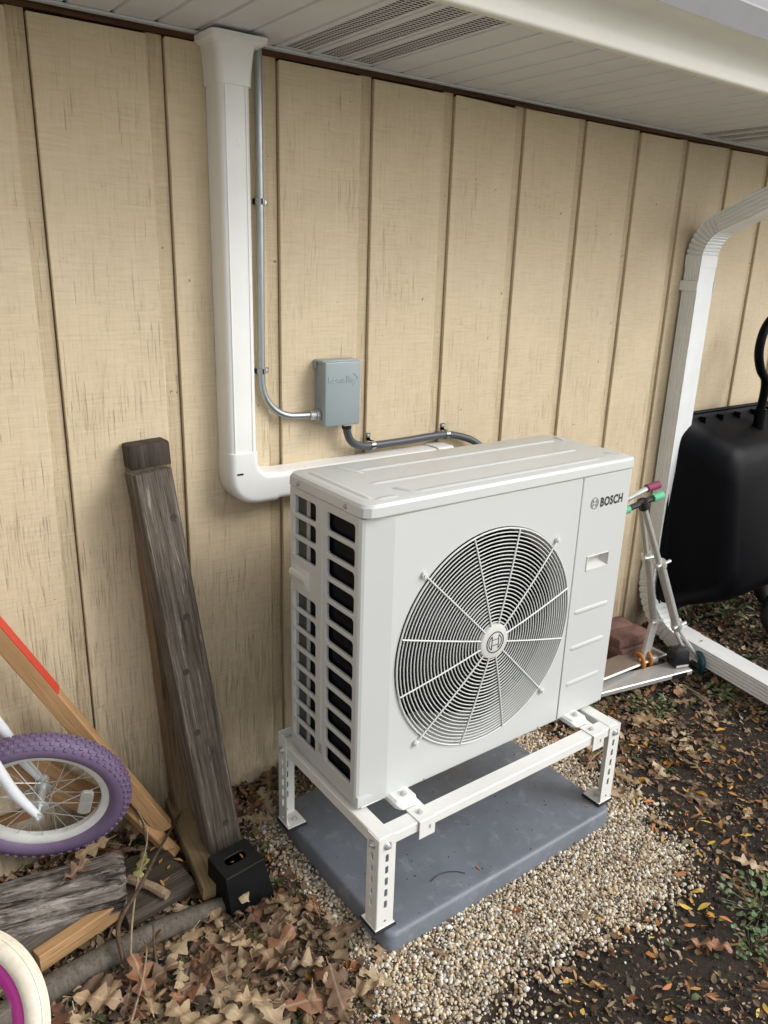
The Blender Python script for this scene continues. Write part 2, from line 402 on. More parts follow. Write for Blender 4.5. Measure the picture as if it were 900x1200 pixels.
def bolt(bm, p, axis, r=.007, h=.006):
    """washer and hex head"""
    p = Vector(p); a = Vector(axis).normalized()
    add_tube(bm, [p, p+a*h*.25], r*1.6, 14); add_tube(bm, [p+a*h*.2, p+a*h], r, 6)
    add_tube(bm, [p+a*h, p+a*h*1.5], r*.55, 8)

# ---------------------------------------------------------------- ground
PADX0, PADX1, PADY0, PADY1, PADH = .006, .893, -.140, .470, .057
def gh(x, y):
    n = noise.noise(Vector((x*2.1, y*2.1, 3)))*.016+noise.noise(Vector((x*9, y*9, 8)))*.008
    n += noise.noise(Vector((x*27, y*27, 1)))*.0035
    h = n-.012
    h += .035*max(0, min(1, (y-.30)/.35))                        # rises to the wall
    dx = max(PADX0-x, 0, x-PADX1); dy = max(PADY0-y, 0, y-PADY1); d = math.hypot(dx, dy)
    k = max(0, min(1, (d-.02)/.22)); h = h*k+(-.008)*(1-k)
    far = math.hypot(x-.8, y); h *= max(0, min(1, (9-far)/5))
    return h
def in_gravel(x, y):
    """signed margin of the gravel bed outline (positive inside)"""
    poly = [(1.07, .00), (1.02, -.20), (.96, -.34), (.81, -.42), (.64, -.425), (.47, -.375), (.30, -.34), (.20, -.40), (.03, -.39), (-.10, -.28), (-.12, -.05), (-.07, .12), (-.09, .30), (-.08, .50), (.05, .58), (.6, .60), (1.08, .42), (1.11, .20)]
    ins = False; dm = 9; n = len(poly)
    for i in range(n):
        x1, y1 = poly[i]; x2, y2 = poly[(i+1) % n]
        if (y1 > y) != (y2 > y) and x < (x2-x1)*(y-y1)/(y2-y1)+x1: ins = not ins
        dx, dy = x2-x1, y2-y1; t = max(0, min(1, ((x-x1)*dx+(y-y1)*dy)/(dx*dx+dy*dy)))
        dm = min(dm, math.hypot(x-x1-t*dx, y-y1-t*dy))
    return dm if ins else -dm
def ground():
    xs = sorted(set([-60, -30, -15, -8, -5, -3.5, -2.6, -2]+[round(-1.6+.025*i, 3) for i in range(208)]+[4, 4.6, 5.5, 7, 10, 16, 30, 60]))
    ys = sorted(set([-60, -30, -15, -8, -5, -3.5, -2.5, -2]+[round(-1.6+.025*i, 3) for i in range(95)]+[.9, 1.3, 2, 4, 8, 20, 60]))
    bm = BM(); g = [[bm.verts.new((x, y, gh(x, y))) for y in ys] for x in xs]
    for i in range(len(xs)-1):
        for j in range(len(ys)-1): bm.faces.new((g[i][j], g[i+1][j], g[i+1][j+1], g[i][j+1]))
    at = [max(0, min(1, (in_gravel(v.co.x, v.co.y)+noise.noise(Vector((v.co.x*7, v.co.y*7, 2)))*.07+.02)/.06)) if abs(v.co.x) < 2 and abs(v.co.y) < 2 else 0 for v in bm.verts]
    o = obj('ground', bm, 'soil', smooth=180, kind='structure')
    ca = o.data.color_attributes.new('fines', 'FLOAT_COLOR', 'POINT')
    ca.data.foreach_set('color', [q for a in at for q in (a, a, a, 1)])
    la = o.data.color_attributes.new('bounce_ground', 'FLOAT_COLOR', 'POINT')
    lw = [max(0, min(1, (max(-1.0-v.co.y, -1.25-v.co.x, v.co.x-3.6)+noise.noise(v.co*3)*.12)/.35)) for v in o.data.vertices]  # mask of the unseen pale ground added for bounce light
    la.data.foreach_set('color', [q for a in lw for q in (a, a, a, 1)])
ground()

# ---------------------------------------------------------------- house wall and eave
GW, PITCH, G0 = .042, .3048, -.459      # groove width, spacing, right edge of groove 0
def build_wall():
    h = thing('house_wall', 'long tan painted plywood siding wall with upright grooves', 'wall', (0, YW, 0))
    bm = BM(); add_box(bm, (-4, YW+.020, -.1), (7, YW+.16, 2.262)); obj('wall_sheathing', bm, 'gapwood', h, smooth=0)
    k = -8
    while G0+PITCH*k < 6.5:
        x0 = G0+PITCH*k; x1 = x0+PITCH-GW; w = x1-x0
        bm = BM(); top = 2.183+rng.uniform(-.003, .002)
        # panel with softened long edges and a slightly ragged top
        prof = [(0, .0195), (0, .0016), (.0012, 0), (w-.0035, 0), (w-.0005, .0028), (w, .0195)]
        zs = [-.06, .5, 1.0, 1.5, 2.0, top]
        secs = [[(px, py, z+(rng.uniform(-.004, .002) if z == top else 0)) for px, py in prof] for z in zs]
        add_loft(bm, secs)
        obj('siding_panel', bm, 'siding', h, T((x0, YW, 0)))
        # groove floor: the shiplap tongue of this panel, stopping short of the next one
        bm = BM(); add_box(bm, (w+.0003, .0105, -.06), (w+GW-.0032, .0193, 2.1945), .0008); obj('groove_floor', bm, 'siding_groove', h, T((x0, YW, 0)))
        k += 1
    bm = BM()
    add_box(bm, (-4, YW-.0035, 2.1865), (7, YW+.0100, 2.1985)); obj('frieze_strip', bm, 'gapwood', h)
build_wall()
def build_eave():
    e = thing('roof_eave', 'white roof eave with vented soffit panels above the tan wall', 'eave', (0, .06, 2.2))
    ZS, Y0, Y1 = 2.205, .064, YW-.008
    def strip_profile(x0, w):      # one soffit strip: flat face with a V groove on its right edge
        return [(x0, 0), (x0+w-.011, 0), (x0+w-.008, .007), (x0+w-.003, .007), (x0+w, 0)]
    for k in range(-12, 20):
        X = .130+.3048*k; vent = (k == 0 or k == 6 or k == -6 or k == 12)
        bm = BM()
        if not vent:
            pr = []
            for s in range(3): pr += strip_profile(X+.1016*s, .1016)[:-1]
            pr.append((X+.3048, 0))
            q = pr+[(x, z+.0013) for x, z in pr[::-1]]
            add_loft(bm, [[(x, y, ZS+z) for x, z in q] for y in (Y0, Y1)])
            obj('soffit_panel', bm, 'soffit', e, smooth=20)
        else:
            for s in range(3):
                x0 = X+.1016*s
                xs = [x0, x0+.020]
                for q in range(3): xs += [xs[-1]+.0145, xs[-1]+.0145+.0035]
                xs = [x0, x0+.018]
                for q in range(4): xs += [xs[-1]+.0135, xs[-1]+.0165]
                xs = xs[:-1]+[x0+.0906, x0+.0936, x0+.0986, x0+.1016]
                zz = [0]*(len(xs)-3)+[.007, .007, 0]
                ys = [Y0, Y0+.028]
                while ys[-1] < Y1-.040: ys += [ys[-1]+.0074, ys[-1]+.0125]
                ys.append(Y1)
                g = [[bm.verts.new((x, y, ZS+z)) for y in ys] for x, z in zip(xs, zz)]
                for i in range(len(xs)-1):
                    for j in range(len(ys)-1):
                        hole = (1 <= i <= 7 and i % 2 == 1 and j % 2 == 1 and j < len(ys)-3)
                        if not hole: bm.faces.new((g[i][j], g[i+1][j], g[i+1][j+1], g[i][j+1]))
            bmesh.ops.remove_doubles(bm, verts=bm.verts, dist=.0001)
            obj('vented_soffit_panel', bm, 'soffit', e, smooth=20, label='soffit panel with rows of punched vent slots')
    bm = BM(); add_box(bm, (-4, Y0+.002, ZS+.03), (7, YW+.019, ZS+.05)); obj('attic_dark_sheet', bm, 'interior', e)  # near-black sheet painting the unlit attic behind the vent slots
    # channel trim along the wall
    bm = BM()
    pr = [(YW-.0205, 2.2015), (YW-.0045, 2.2015), (YW-.0045, 2.1990), (YW-.0225, 2.1990), (YW-.0225, 2.204), (YW-.0205, 2.204)]
    add_loft(bm, [[(x, y, z) for y, z in pr] for x in (-4, 7)]); obj('channel_trim', bm, 'soffit', e)
    # fascia behind the gutter and a strip of roof
    bm = BM(); add_box(bm, (-4, .0655, 2.2035), (7, .09, 2.36)); obj('fascia_board', bm, 'gutter', e)
    bm = BM(); secs = [[(x, -.0, 2.372), (x, 1.6, 3.0), (x, 1.6, 3.03), (x, -.0, 2.392)] for x in (-4, 7)]
    add_loft(bm, secs); obj('roof_deck', bm, 'gutlip', e)
    return e
build_eave()
def build_gutter():
    g = thing('roof_gutter', 'white metal gutter with a shadowed curved lip along the roof edge', 'gutter', (0, .03, 2.2))
    # K-style front: upright lower face, ogee swelling outwards, upright lip
    pr = [(.0635, 2.335), (.0635, 2.1975), (.058, 2.1945), (.050, 2.1945), (.0455, 2.197), (.044, 2.202), (.0425, 2.226), (.038, 2.243), (.028, 2.257), (.012, 2.268),
          (-.010, 2.276), (-.030, 2.281), (-.040, 2.284)]
    bm = BM()
    a = [[bm.verts.new((x, y, z)) for y, z in pr] for x in (-4, -1, 1, 3, 7)]
    for p, q in zip(a, a[1:]):
        for i in range(len(pr)-1): bm.faces.new((p[i], p[i+1], q[i+1], q[i]))
    obj('trough', bm, 'gutter', g, smooth=60)
    bm = BM(); pl = [(-.0405, 2.2838), (-.058, 2.338), (-.056, 2.344), (-.040, 2.346), (.063, 2.368), (.063, 2.364), (-.038, 2.340), (-.050, 2.336), (-.036, 2.288)]
    add_loft(bm, [[(x, y, z) for y, z in pl] for x in (-4, 7)]); obj('lip_guard', bm, 'gutlip', g, label='grey outer lip with a leaf guard')
build_gutter()

# ---------------------------------------------------------------- line set cover
def build_cover():
    c = thing('line_set_cover', 'white plastic line set cover running down the wall and behind the unit', 'pipe cover', (-.03, YW, 1.05))
    yb, yf = YW-.0015, .575
    def prof_v(x0, x1, z, yf=yf, r=.018):
        pts = [(x1, yb), (x1, yf+r)]
        for k in range(1, 7): t = R(15*k); pts.append((x1-r+r*math.cos(t), yf+r-r*math.sin(t)))
        for k in range(0, 6): t = R(90+15*k); pts.append((x0+r+r*math.cos(t), yf+r-r*math.sin(t)))
        pts += [(x0, yf+r), (x0, yb)]
        return [(x, y, z) for x, y in pts]
    bm = BM()
    def vdet(z):
        p = prof_v(-.055, .029, z)
        return p
    add_loft(bm, [vdet(1.13), vdet(2.10)])
    # raised edge beads on the snap-on lid
    for x in (-.040, .014): add_box(bm, (x-.0015, yf-.0016, 1.17), (x+.0015, yf+.002, 2.092))
    obj('vertical_channel', bm, 'vinyl', c)
    bm = BM()
    add_loft(bm, [prof_v(-.059, .033, 2.090, yf-.004), prof_v(-.060, .035, 2.12, yf-.005), prof_v(-.063, .039, 2.160, yf-.009), prof_v(-.066, .043, 2.176, yf-.012),
                  prof_v(-.080, .068, 2.184, yf-.026), prof_v(-.081, .071, 2.1965, yf-.027)])
    obj('ceiling_cap', bm, 'vinyl', c, smooth=40)
    # elbow: sweep rounded profile round a quarter turn, from vertical to horizontal
    bm = BM(); secs = []
    A = Vector((.062, 0, 1.137))     # turn centre (x,z)
    def sec(inner, outer, ang, yf2=yf-.005, r=.020):
        pts = []
        d = Vector((math.cos(ang), 0, math.sin(ang)))
        lo, hi = inner, outer
        loc = [(lo, yb), (lo, yf2+r)]
        for k in range(1, 7): t = R(15*k); loc.append((lo+r-r*math.cos(t), yf2+r-r*math.sin(t)))
        for k in range(0, 6): t = R(90-15*k); loc.append((hi-r+r*math.cos(t), yf2+r-r*math.sin(t)))
        loc += [(hi, yf2+r), (hi, yb)]
        return [(A.x+q*d.x, y, A.z+q*d.z) for q, y in loc]
    s0 = [(x, y, z+.035) for x, y, z in sec(.030, .119, math.pi)]
    secs.append(s0)
    for k in range(0, 13):
        a = math.pi+math.pi/2*k/12
        sq = 1+.13*math.sin(2*(a-math.pi))**2              # squarer outer corner
        secs.append(sec(0.030-.005*math.sin(2*(a-math.pi))**2, .119*sq, a))
    s1 = [(x+.028, y, z) for x, y, z in secs[-1]]; secs.append(s1)
    add_loft(bm, secs); obj('elbow', bm, 'vinyl', c, smooth=40)
    bm = BM(); add_box(bm, (-.040, yf-.0068, 1.1115), (-.020, yf+.001, 1.1170), .0015); obj('slot', bm, 'interior', c, label='dark screw slot in the elbow')
    bm = BM()
    def hs(x, z0=1.022, z1=1.103, yf2=yf, r=.018):
        loc = [(z0, yb), (z0, yf2+r)]
        for k in range(1, 7): t = R(15*k); loc.append((z0+r-r*math.cos(t), yf2+r-r*math.sin(t)))
        for k in range(0, 6): t = R(90-15*k); loc.append((z1-r+r*math.cos(t), yf2+r-r*math.sin(t)))
        loc += [(z1, yf2+r), (z1, yb)]
        return [(x, y, z) for z, y in loc]
    add_loft(bm, [hs(.085), hs(.72)]); obj('horizontal_channel', bm, 'vinyl', c)
    bm = BM(); add_loft(bm, [hs(.70, 1.018, 1.107, yf-.005), hs(.765, 1.018, 1.107, yf-.005), hs(.785, 1.03, 1.095, yf+.008)]); obj('end_cap', bm, 'vinyl', c, smooth=40)
build_cover()

# ---------------------------------------------------------------- conduit, disconnect box, whip
def strap(name, parent, x, z, vertical=True, y=YW, c=.026):
    bm = BM()
    if vertical:
        pts = [(x-.0135, y-.001, z), (x-.0135, y-.018, z)]+[(x-.0135*math.cos(R(a)), y-.018-.0135*math.sin(R(a)), z) for a in range(20, 180, 20)]+[(x+.0135, y-.018, z), (x+.0135, y-.003, z), (x+.030, y-.003, z)]
        secs = [[(p[0], p[1], p[2]-.007), (p[0], p[1], p[2]+.007)] for p in pts]
    else:
        pts = [(x, y-.001, z-.0145), (x, y-c, z-.0145)]+[(x, y-c-.0145*math.sin(R(a)), z-.0145*math.cos(R(a))) for a in range(20, 180, 20)]+[(x, y-c, z+.0145), (x, y-.003, z+.0145), (x, y-.003, z+.036)]
        secs = [[(p[0]-.008, p[1], p[2]), (p[0]+.008, p[1], p[2])] for p in pts]
    vs = [[bm.verts.new(q) for q in s] for s in secs]
    for a, b in zip(vs, vs[1:]): bm.faces.new((a[0], a[1], b[1], b[0]))
    bmesh.ops.solidify(bm, geom=list(bm.faces), thickness=.0015)
    p = (x+.022, y-.0035, z) if vertical else (x, y-.0035, z+.028)
    o = obj(name, bm, 'zinc', parent, smooth=40)
    b2 = BM(); bolt(b2, p, (0, -1, 0), .004, .004); obj('screw', b2, 'zinc', o)
def build_electric():
    c = thing('metal_conduit', 'thin grey metal conduit running down the wall into the grey box', 'conduit', (.08, YW, 1.25))
    y = YW-.018
    pts = [(.082, y, 2.199), (.080, y, 1.80), (.076, y, 1.40)]+[Vector((.076+.110*(1-math.cos(R(a))), y-.0*a, 1.360-.110*math.sin(R(a)))) for a in range(0, 91, 10)]+[(.230, y-.005, 1.2490), (.263, y-.010, 1.248)]
    bm = BM(); add_tube(bm, pts, .0105, 14); obj('tube', bm, 'galv', c, smooth=50)
    bm = BM(); add_tube(bm, [(.232, y-.006, 1.2490), (.248, y-.009, 1.2484)], .0150, 12); add_tube(bm, [(.2485, y-.009, 1.2484), (.261, y-.010, 1.248)], .0175, 8)
    obj('connector', bm, 'zinc', c)
    strap('strap', c, .080, 1.835); strap('strap', c, .0755, 1.388)
    b = thing('disconnect_box', 'grey metal electrical disconnect box mounted on the tan wall', 'electrical box', (.29, YW, 1.22))
    bm = BM(); add_box(bm, (.262, .604, 1.224), (.380, YW-.001, 1.405), .003, 2); obj('back_box', bm, 'boxgrey', b)
    bm = BM(); add_box(bm, (.258, .588, 1.217), (.384, .606, 1.409), .004, 3)
    add_box(bm, (.2565, .602, 1.404), (.3855, YW-.004, 1.4125), .003, 2)               # rain lip
    add_box(bm, (.2555, .641, 1.385), (.2632, YW-.002, 1.411), .002)
    cv = obj('cover', bm, 'boxgrey', b)
    # embossed name and arrow
    me = text_mesh('homelin', .0270, .0016, .0008)
    link('embossed_name', me, 'boxtext', cv, T((.2690, .5882, 1.3480)) @ FRONT)
    bm = BM(); add_tube(bm, [(.357, .5880, 1.374), (.374, .5880, 1.359), (.355, .5880, 1.338)], .0018, 6); obj('embossed_arrow', bm, 'boxtext', cv)
    for z in (1.385, 1.292):
        bm = BM(); add_box(bm, (.2605, .618, z-.012), (.2640, .632, z+.010), .001); obj('knockout_tab', bm, 'galv', b)
    bm = BM(); add_tube(bm, [(.352, .614, 1.2245), (.352, .614, 1.2165)], .020, 14); add_box(bm, (.330, .592, 1.2140), (.368, .636, 1.2168)); obj('bottom_bushing', bm, 'zinc', b)
    w = thing('flexible_conduit', 'dark flexible cable conduit looping from the grey box behind the unit', 'conduit', (.35, YW, 1.13))
    y = YW-.026
    pts = bezpts([(.352, .614, 1.218), (.356, .615, 1.188), (.374, .619, 1.157), (.408, .625, 1.138), (.45, y, 1.1315), (.52, y, 1.1315), (.62, y, 1.133), (.70, y, 1.136), (.775, y, 1.135), (.84, y, 1.122), (.90, y-.01, 1.098), (.95, y-.04, 1.05), (.96, .52, .98)], 8)
    bm = BM(); add_tube(bm, pts, .0125, 14); obj('sheath', bm, 'flex', w, smooth=60)
    bm = BM(); add_tube(bm, [(.352, .614, 1.222), (.3525, .614, 1.200)], .0155, 10); obj('connector', bm, 'black', w)
    strap('strap', w, .462, 1.1315, False); strap('strap', w, .775, 1.135, False)
build_electric()

# ---------------------------------------------------------------- heat pump
UX, UD, UZ0, UZ1 = .9454, .3434, .365, 1.142
FX, FZ = .416, .7312
def logo(parent, cx, cz, y, r, mat, lw):
    """armature in a ring"""
    bm = BM()
    def P(x, z): return (cx+x*r, y, cz+z*r)
    add_tube(bm, [P(math.cos(a), math.sin(a)) for a in [2*math.pi*k/48 for k in range(48)]], lw, 5, closed=True)
    for s in (-1, 1):
        arc = [P(s*.76*math.cos(a), .76*math.sin(a)) for a in [R(-58+116*k/12) for k in range(13)]]
        add_tube(bm, arc+[P(s*.403, .645)], lw*.9, 5); add_tube(bm, [P(s*.403, -.66), P(s*.403, .66)], lw*.9, 5)
        add_tube(bm, [P(-.403, s*.27), P(.403, s*.27)], lw*.9, 5)
    return obj('emblem', bm, mat, parent, smooth=60)
def build_unit():
    u = thing('heat_pump', 'large off white outdoor heat pump unit with round fan grille on a white stand', 'heat pump', (.47, .17, UZ0))
    # --- carcass: base pan, posts, back and right side
    bm = BM()
    add_box(bm, (.002, .006, UZ0-.012), (UX-.002, UD, UZ0+.022), .006, 2)
    obj('base_pan', bm, 'unit', u)
    bm = BM()
    add_box(bm, (UX-.006, .035, UZ0+.02), (UX, UD, UZ1-.006), .002)
    add_box(bm, (.30, UD-.008, UZ0+.02), (UX-.004, UD-.001, UZ1-.006), .002)
    add_box(bm, (.0015, UD-.022, UZ0+.02), (.020, UD-.002, UZ1-.004), .003)
    obj('rear_casing', bm, 'unit', u)
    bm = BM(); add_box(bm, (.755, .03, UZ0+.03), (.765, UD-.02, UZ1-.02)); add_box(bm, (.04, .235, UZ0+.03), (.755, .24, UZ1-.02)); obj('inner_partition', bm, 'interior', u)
    # coil: fins seen through the side grille, with a pale end plate
    bm = BM()
    for k in range(84): add_box(bm, (.0155, .026+k*.0037, UZ0+.025), (.028, .0274+k*.0037, UZ1-.012))
    add_box(bm, (.0282, .024, UZ0+.025), (.034, UD-.010, UZ1-.012)); add_box(bm, (.034, UD-.018, UZ0+.025), (.30, UD-.010, UZ1-.012))
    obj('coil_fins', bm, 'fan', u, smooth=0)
    bm = BM(); add_box(bm, (.0125, .262, UZ0+.025), (.0152, .279, UZ1-.012)); obj('coil_end_plate', bm, 'shroud', u)
    bm = BM()
    for k in range(8): add_box(bm, (.0135, .284+k*.0068, UZ0+.025), (.0152, .289+k*.0068, UZ1-.012))
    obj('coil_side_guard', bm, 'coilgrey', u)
    # --- left side grille panel: two columns of openings
    sy0, sy1 = .022, UD-.001          # y range; local x = -y
    holes = []
    def hole(ya, yb2, za, zb): holes.append(rrect(-yb2, za, -ya, zb, .009, 4))
    n = 12; p = (1.122-.405)/n
    for k in range(n): hole(.040, .162, 1.122-p*(k+1)+.0065, 1.122-p*k-.0065)
    for k in range(3): hole(.214, .327, 1.124-p*(k+1)+.0065, 1.124-p*k-.0065)
    p2 = (.856-.398)/8
    for k in range(8): hole(.214, .327, .856-p2*(k+1)+.006, .856-p2*k-.006)
    me = plate_mesh([(-sy1, UZ0+.006), (-sy0, UZ0+.006), (-sy0, UZ1-.0045), (-sy1, UZ1-.0045)], holes, .010, .0022)
    sp = link('side_grille_panel', me, 'unit', u, T((.005, 0, 0)) @ LEFT)
    bm = BM()
    add_box(bm, (-.0022, .181, UZ0+.085), (.002, .191, UZ1-.03), .001)      # pressed rib between the columns
    obj('pressed_rib', bm, 'unit', sp)
    bm = BM(); add_box(bm, (-.0012, .178, UZ0+.055), (.001, .196, UZ0+.085), .0005); obj('cable_knockout', bm, 'shroud', sp)
    # carry handle in the rear column
    hd = BM()
    add_box(hd, (-.004, .244, .872), (.004, .330, .926), .003, 2)
    h = obj('carry_handle', hd, 'unitplastic', u)
    bm = BM(); secs = []
    for z, xo in ((.886, -.005), (.893, -.010), (.903, -.013), (.911, -.011), (.915, -.004)):
        secs.append([(xo, .252, z), (xo, .330, z), (.004, .330, z), (.004, .252, z)])
    add_loft(bm, secs); obj('handle_grip', bm, 'unitplastic', h)
    # --- front panel: bevelled left edge facets and the plate with the fan opening
    me = plate_mesh([(.086, UZ0-.006), (.7415, UZ0-.006), (.7415, UZ1-.006), (.086, UZ1-.006)], [circ(FX, FZ, .3155, 96)], .010, .002)
    fp = link('front_panel', me, 'unit', u, T((0, .005, 0)) @ FRONT)
    bm = BM()
    pl = [(.0005, .0235), (.0008, .0215), (.004, .0165), (.011, .0130), (.086, -.0004), (.0875, .0006), (.0875, .010), (.011, .0245)]
    add_loft(bm, [[(x, y, z) for x, y in pl] for z in (UZ0-.006, UZ1-.006)])
    # sloping top return under the cover
    obj('corner_facet', bm, 'unit', fp, smooth=12)
    bm = BM(); secs = []
    for x in (.012, .05, .086, .742, .95):
        yo = .0128 if x < .02 else (.006 if x < .06 else 0)
        secs.append([(x, yo+.001, UZ1-.0062), (x, yo+.0105, UZ1+.003), (x, yo+.02, UZ1+.003), (x, yo+.02, UZ1-.0062)])
    add_loft(bm, secs); obj('top_return', bm, 'unit', fp)
    bm = BM(); add_box(bm, (.012, .003, UZ0-.0105), (.94, .02, UZ0-.0065), .001); obj('bottom_return', bm, 'unit', fp)
    # --- service panel on the right with recessed grip and pressed bars
    me = plate_mesh(rrect(.7445, UZ0-.006, .9555, UZ1-.006, .003, 2), [rrect(.799, .8475, .893, .8865, .004, 3)], .010, .002)
    sv = link('service_panel', me, 'unit', u, T((0, .0045, 0)) @ FRONT)
    bm = BM()
    for k in range(7):
        pass
    pr = [(.9545, .0005)]+[(.9545+.010*math.sin(R(a)), .0105-.010*math.cos(R(a))) for a in range(15, 91, 15)]+[(.9645, .06), (.9545, .06)]
    add_loft(bm, [[(x, y, z) for x, y in pr] for z in (UZ0+.012, UZ1-.006)]); obj('side_return', bm, 'unit', sv, smooth=40)
    bm = BM(); secs = []
    for z, yo, xx in ((.66, .06, .966), (.64, .05, .975), (.60, .045, .984), (.545, .045, .984), (.50, .05, .975), (.47, .06, .966)):
        secs.append([(.955, yo, z), (xx, yo+.004, z), (xx, .20, z), (.955, .21, z)])
    add_loft(bm, secs); obj('valve_cover', bm, 'unit', u, smooth=50)
    # recess
    bm = BM()
    o = [(.797, .8455), (.895, .8455), (.895, .8885), (.797, .8885)]; i = [(.804, .850), (.888, .850), (.886, .868), (.806, .868)]
    a = [bm.verts.new((x, .0008, z)) for x, z in [(.799, .8475), (.893, .8475), (.893, .8865), (.799, .8865)]]
    b = [bm.verts.new((x, .026, z)) for x, z in [(.806, .864), (.886, .864), (.888, .884), (.804, .884)]]
    for k in range(4): bm.faces.new((a[k], a[(k+1) % 4], b[(k+1) % 4], b[k]))
    bm.faces.new(b[::-1]); obj('grip_recess', bm, 'unitplastic', sv, smooth=0)
    bm = BM()
    for (x0, z0, x1, z1) in ((.795, .8438, .897, .8470), (.795, .8870, .897, .8902), (.795, .8438, .7985, .8902), (.8935, .8438, .897, .8902)):
        add_box(bm, (x0, -.0028, z0), (x1, .001, z1), .0008)
    obj('grip_frame', bm, 'unitplastic', sv)
    for z in (.717, .597, .474):
        bm = BM(); L0, L1 = .764, .925
        secs = []
        for t, w, y in ((0, .0002, .0000), (.006, .009, -.0012), (.012, .012, -.0035), (.149, .012, -.0035), (.155, .009, -.0012), (.161, .0002, .0)):
            x = L0+t; secs.append([(x, .0008, z-w), (x, y*.95-.0001, z-w*.55), (x, y-.0002, z+w*.2), (x, .0008, z+w*.7)])
        add_loft(bm, secs); obj('pressed_bar', bm, 'unit', sv, smooth=50)
    # logo and name on the service panel
    logo(sv, .8015, 1.053, -.0003, .0165, 'ink', .0011)
    me = text_mesh('BOSCH', .0370, .0003, .0015, 1.10)
    link('brand_name', me, 'ink', sv, T((.8265, -.0006, 1.0395)) @ FRONT @ Matrix.Diagonal((.80, 1, 1, 1)))
    # --- top cover
    bm = BM()
    def cov(z, g):
        x0, x1, y0, y1 = -.003-g, .968+g, -.0045-g, UD+.004+g
        return [(x0+.0045, y0+.0135, z), (x0+.019, y0+.0025, z), (x0+.034, y0, z), (x1-.025, y0, z), (x1-.006, y0+.006, z), (x1, y0+.03, z), (x1, y1-.012, z), (x1-.012, y1, z), (x0+.012, y1, z), (x0, y1-.012, z), (x0, y0+.024, z)]
    add_loft(bm, [cov(1.1405, .0), cov(1.1425, .0012), cov(1.1640, .0005), cov(1.1715, -.0035), cov(1.1752, -.011)])
    tc = obj('top_cover', bm, 'unit', u, smooth=25)
    def rib(x0, x1, y0, y1, hgt=.0035, w=.010):
        bm = BM(); p0, p1 = Vector((x0, y0, 0)), Vector((x1, y1, 0)); d = (p1-p0).normalized(); nn = Vector((-d.y, d.x, 0)); z0 = 1.1750; secs = []
        for t, ww, hh in ((0, .2, 0), (.010, .8, .7), (.018, 1, 1), (1, 1, 1)):
            q = p0+d*t if t < 1 else p1-d*.018
            secs.append([q-nn*w*ww+Vector((0, 0, z0-.0008)), q-nn*w*ww*.55+Vector((0, 0, z0+hgt*hh)), q+nn*w*ww*.55+Vector((0, 0, z0+hgt*hh)), q+nn*w*ww+Vector((0, 0, z0-.0008))])
        for t, ww, hh in ((.010, .8, .7), (0, .2, 0)):
            q = p1-d*t
            secs.append([q-nn*w*ww+Vector((0, 0, z0-.0008)), q-nn*w*ww*.55+Vector((0, 0, z0+hgt*hh)), q+nn*w*ww*.55+Vector((0, 0, z0+hgt*hh)), q+nn*w*ww+Vector((0, 0, z0-.0008))])
        add_loft(bm, secs); obj('pressed_rib', bm, 'unit', tc, smooth=60)
    rib(.15, .90, .255, .255); rib(.105, .86, .135, .135); rib(.165, .84, .028, .028)
    rib(.036, .036, .030, .305); rib(.115, .150, .318, .225); rib(.135, .165, .085, .02); rib(.04, .11, .022, .022)
    rib(.925, .945, .235, .300); rib(.90, .945, .07, .02)
    for y in (.293, .075):
        bm = BM(); add_tube(bm, [(-.0020, y, 1.1525), (-.0050, y, 1.1525)], .0062, 12); add_tube(bm, [(-.0050, y, 1.1525), (-.0085, y, 1.1525)], [.0052, .0030], 12); obj('screw', bm, 'galv', tc)
    # --- fan: shroud, motor, blades
    bm = BM(); add_lathe(bm, [(.3165, 0), (.309, -.006), (.302, -.020), (.298, -.045), (.298, -.050)], 72)
    fm = T((FX, .004, FZ)) @ Matrix(((1, 0, 0, 0), (0, 0, -1, 0), (0, 1, 0, 0), (0, 0, 0, 1)))
    obj('fan_shroud', bm, 'shroud', u, fm, smooth=60)
    bm = BM()
    add_lathe(bm, [(0, -.05), (.045, -.052), (.06, -.06), (.062, -.12)], 32)
    fan = obj('fan_hub', bm, 'fan', u, fm)
    for b in range(3):
        bm = BM(); g = []
        for i in range(9):
            r = .058+(.278-.058)*i/8; row = []
            for j in range(9):
                s = j/8; a = R(b*120+18)+(-.55+1.15*s)*(.75+.35*i/8)+.30*i/8
                z = -.125+.062*s+.010*math.sin(math.pi*s)
                row.append(bm.verts.new((r*math.cos(a), r*math.sin(a), z)))
            g.append(row)
        for i in range(8):
            for j in range(8): bm.faces.new((g[i][j], g[i+1][j], g[i+1][j+1], g[i][j+1]))
        bmesh.ops.solidify(bm, geom=list(bm.faces), thickness=.003)
        obj('fan_blade', bm, 'fan', fan, fm, smooth=50)
    # --- wire grille
    gp = bpy.data.objects.new('fan_grille', None); COL.objects.link(gp); gp.parent = u; gp.matrix_parent_inverse = wm(u).inverted()
    gm = T((FX, -.004, FZ)) @ Matrix(((1, 0, 0, 0), (0, 0, -1, 0), (0, 1, 0, 0), (0, 0, 0, 1)))
    gp.matrix_basis = gm; W[gp] = gm
    dome = lambda r: .016*(1-(r/.313)**2)
    rings = 26
    for k in range(rings):
        r = .056+(.3125-.056)*k/(rings-1)
        bm = BM(); add_torus(bm, r, .0017 if k < rings-1 else .0026, 80, 6, dome(r)); obj('ring', bm, 'wire', gp, gm, smooth=180)
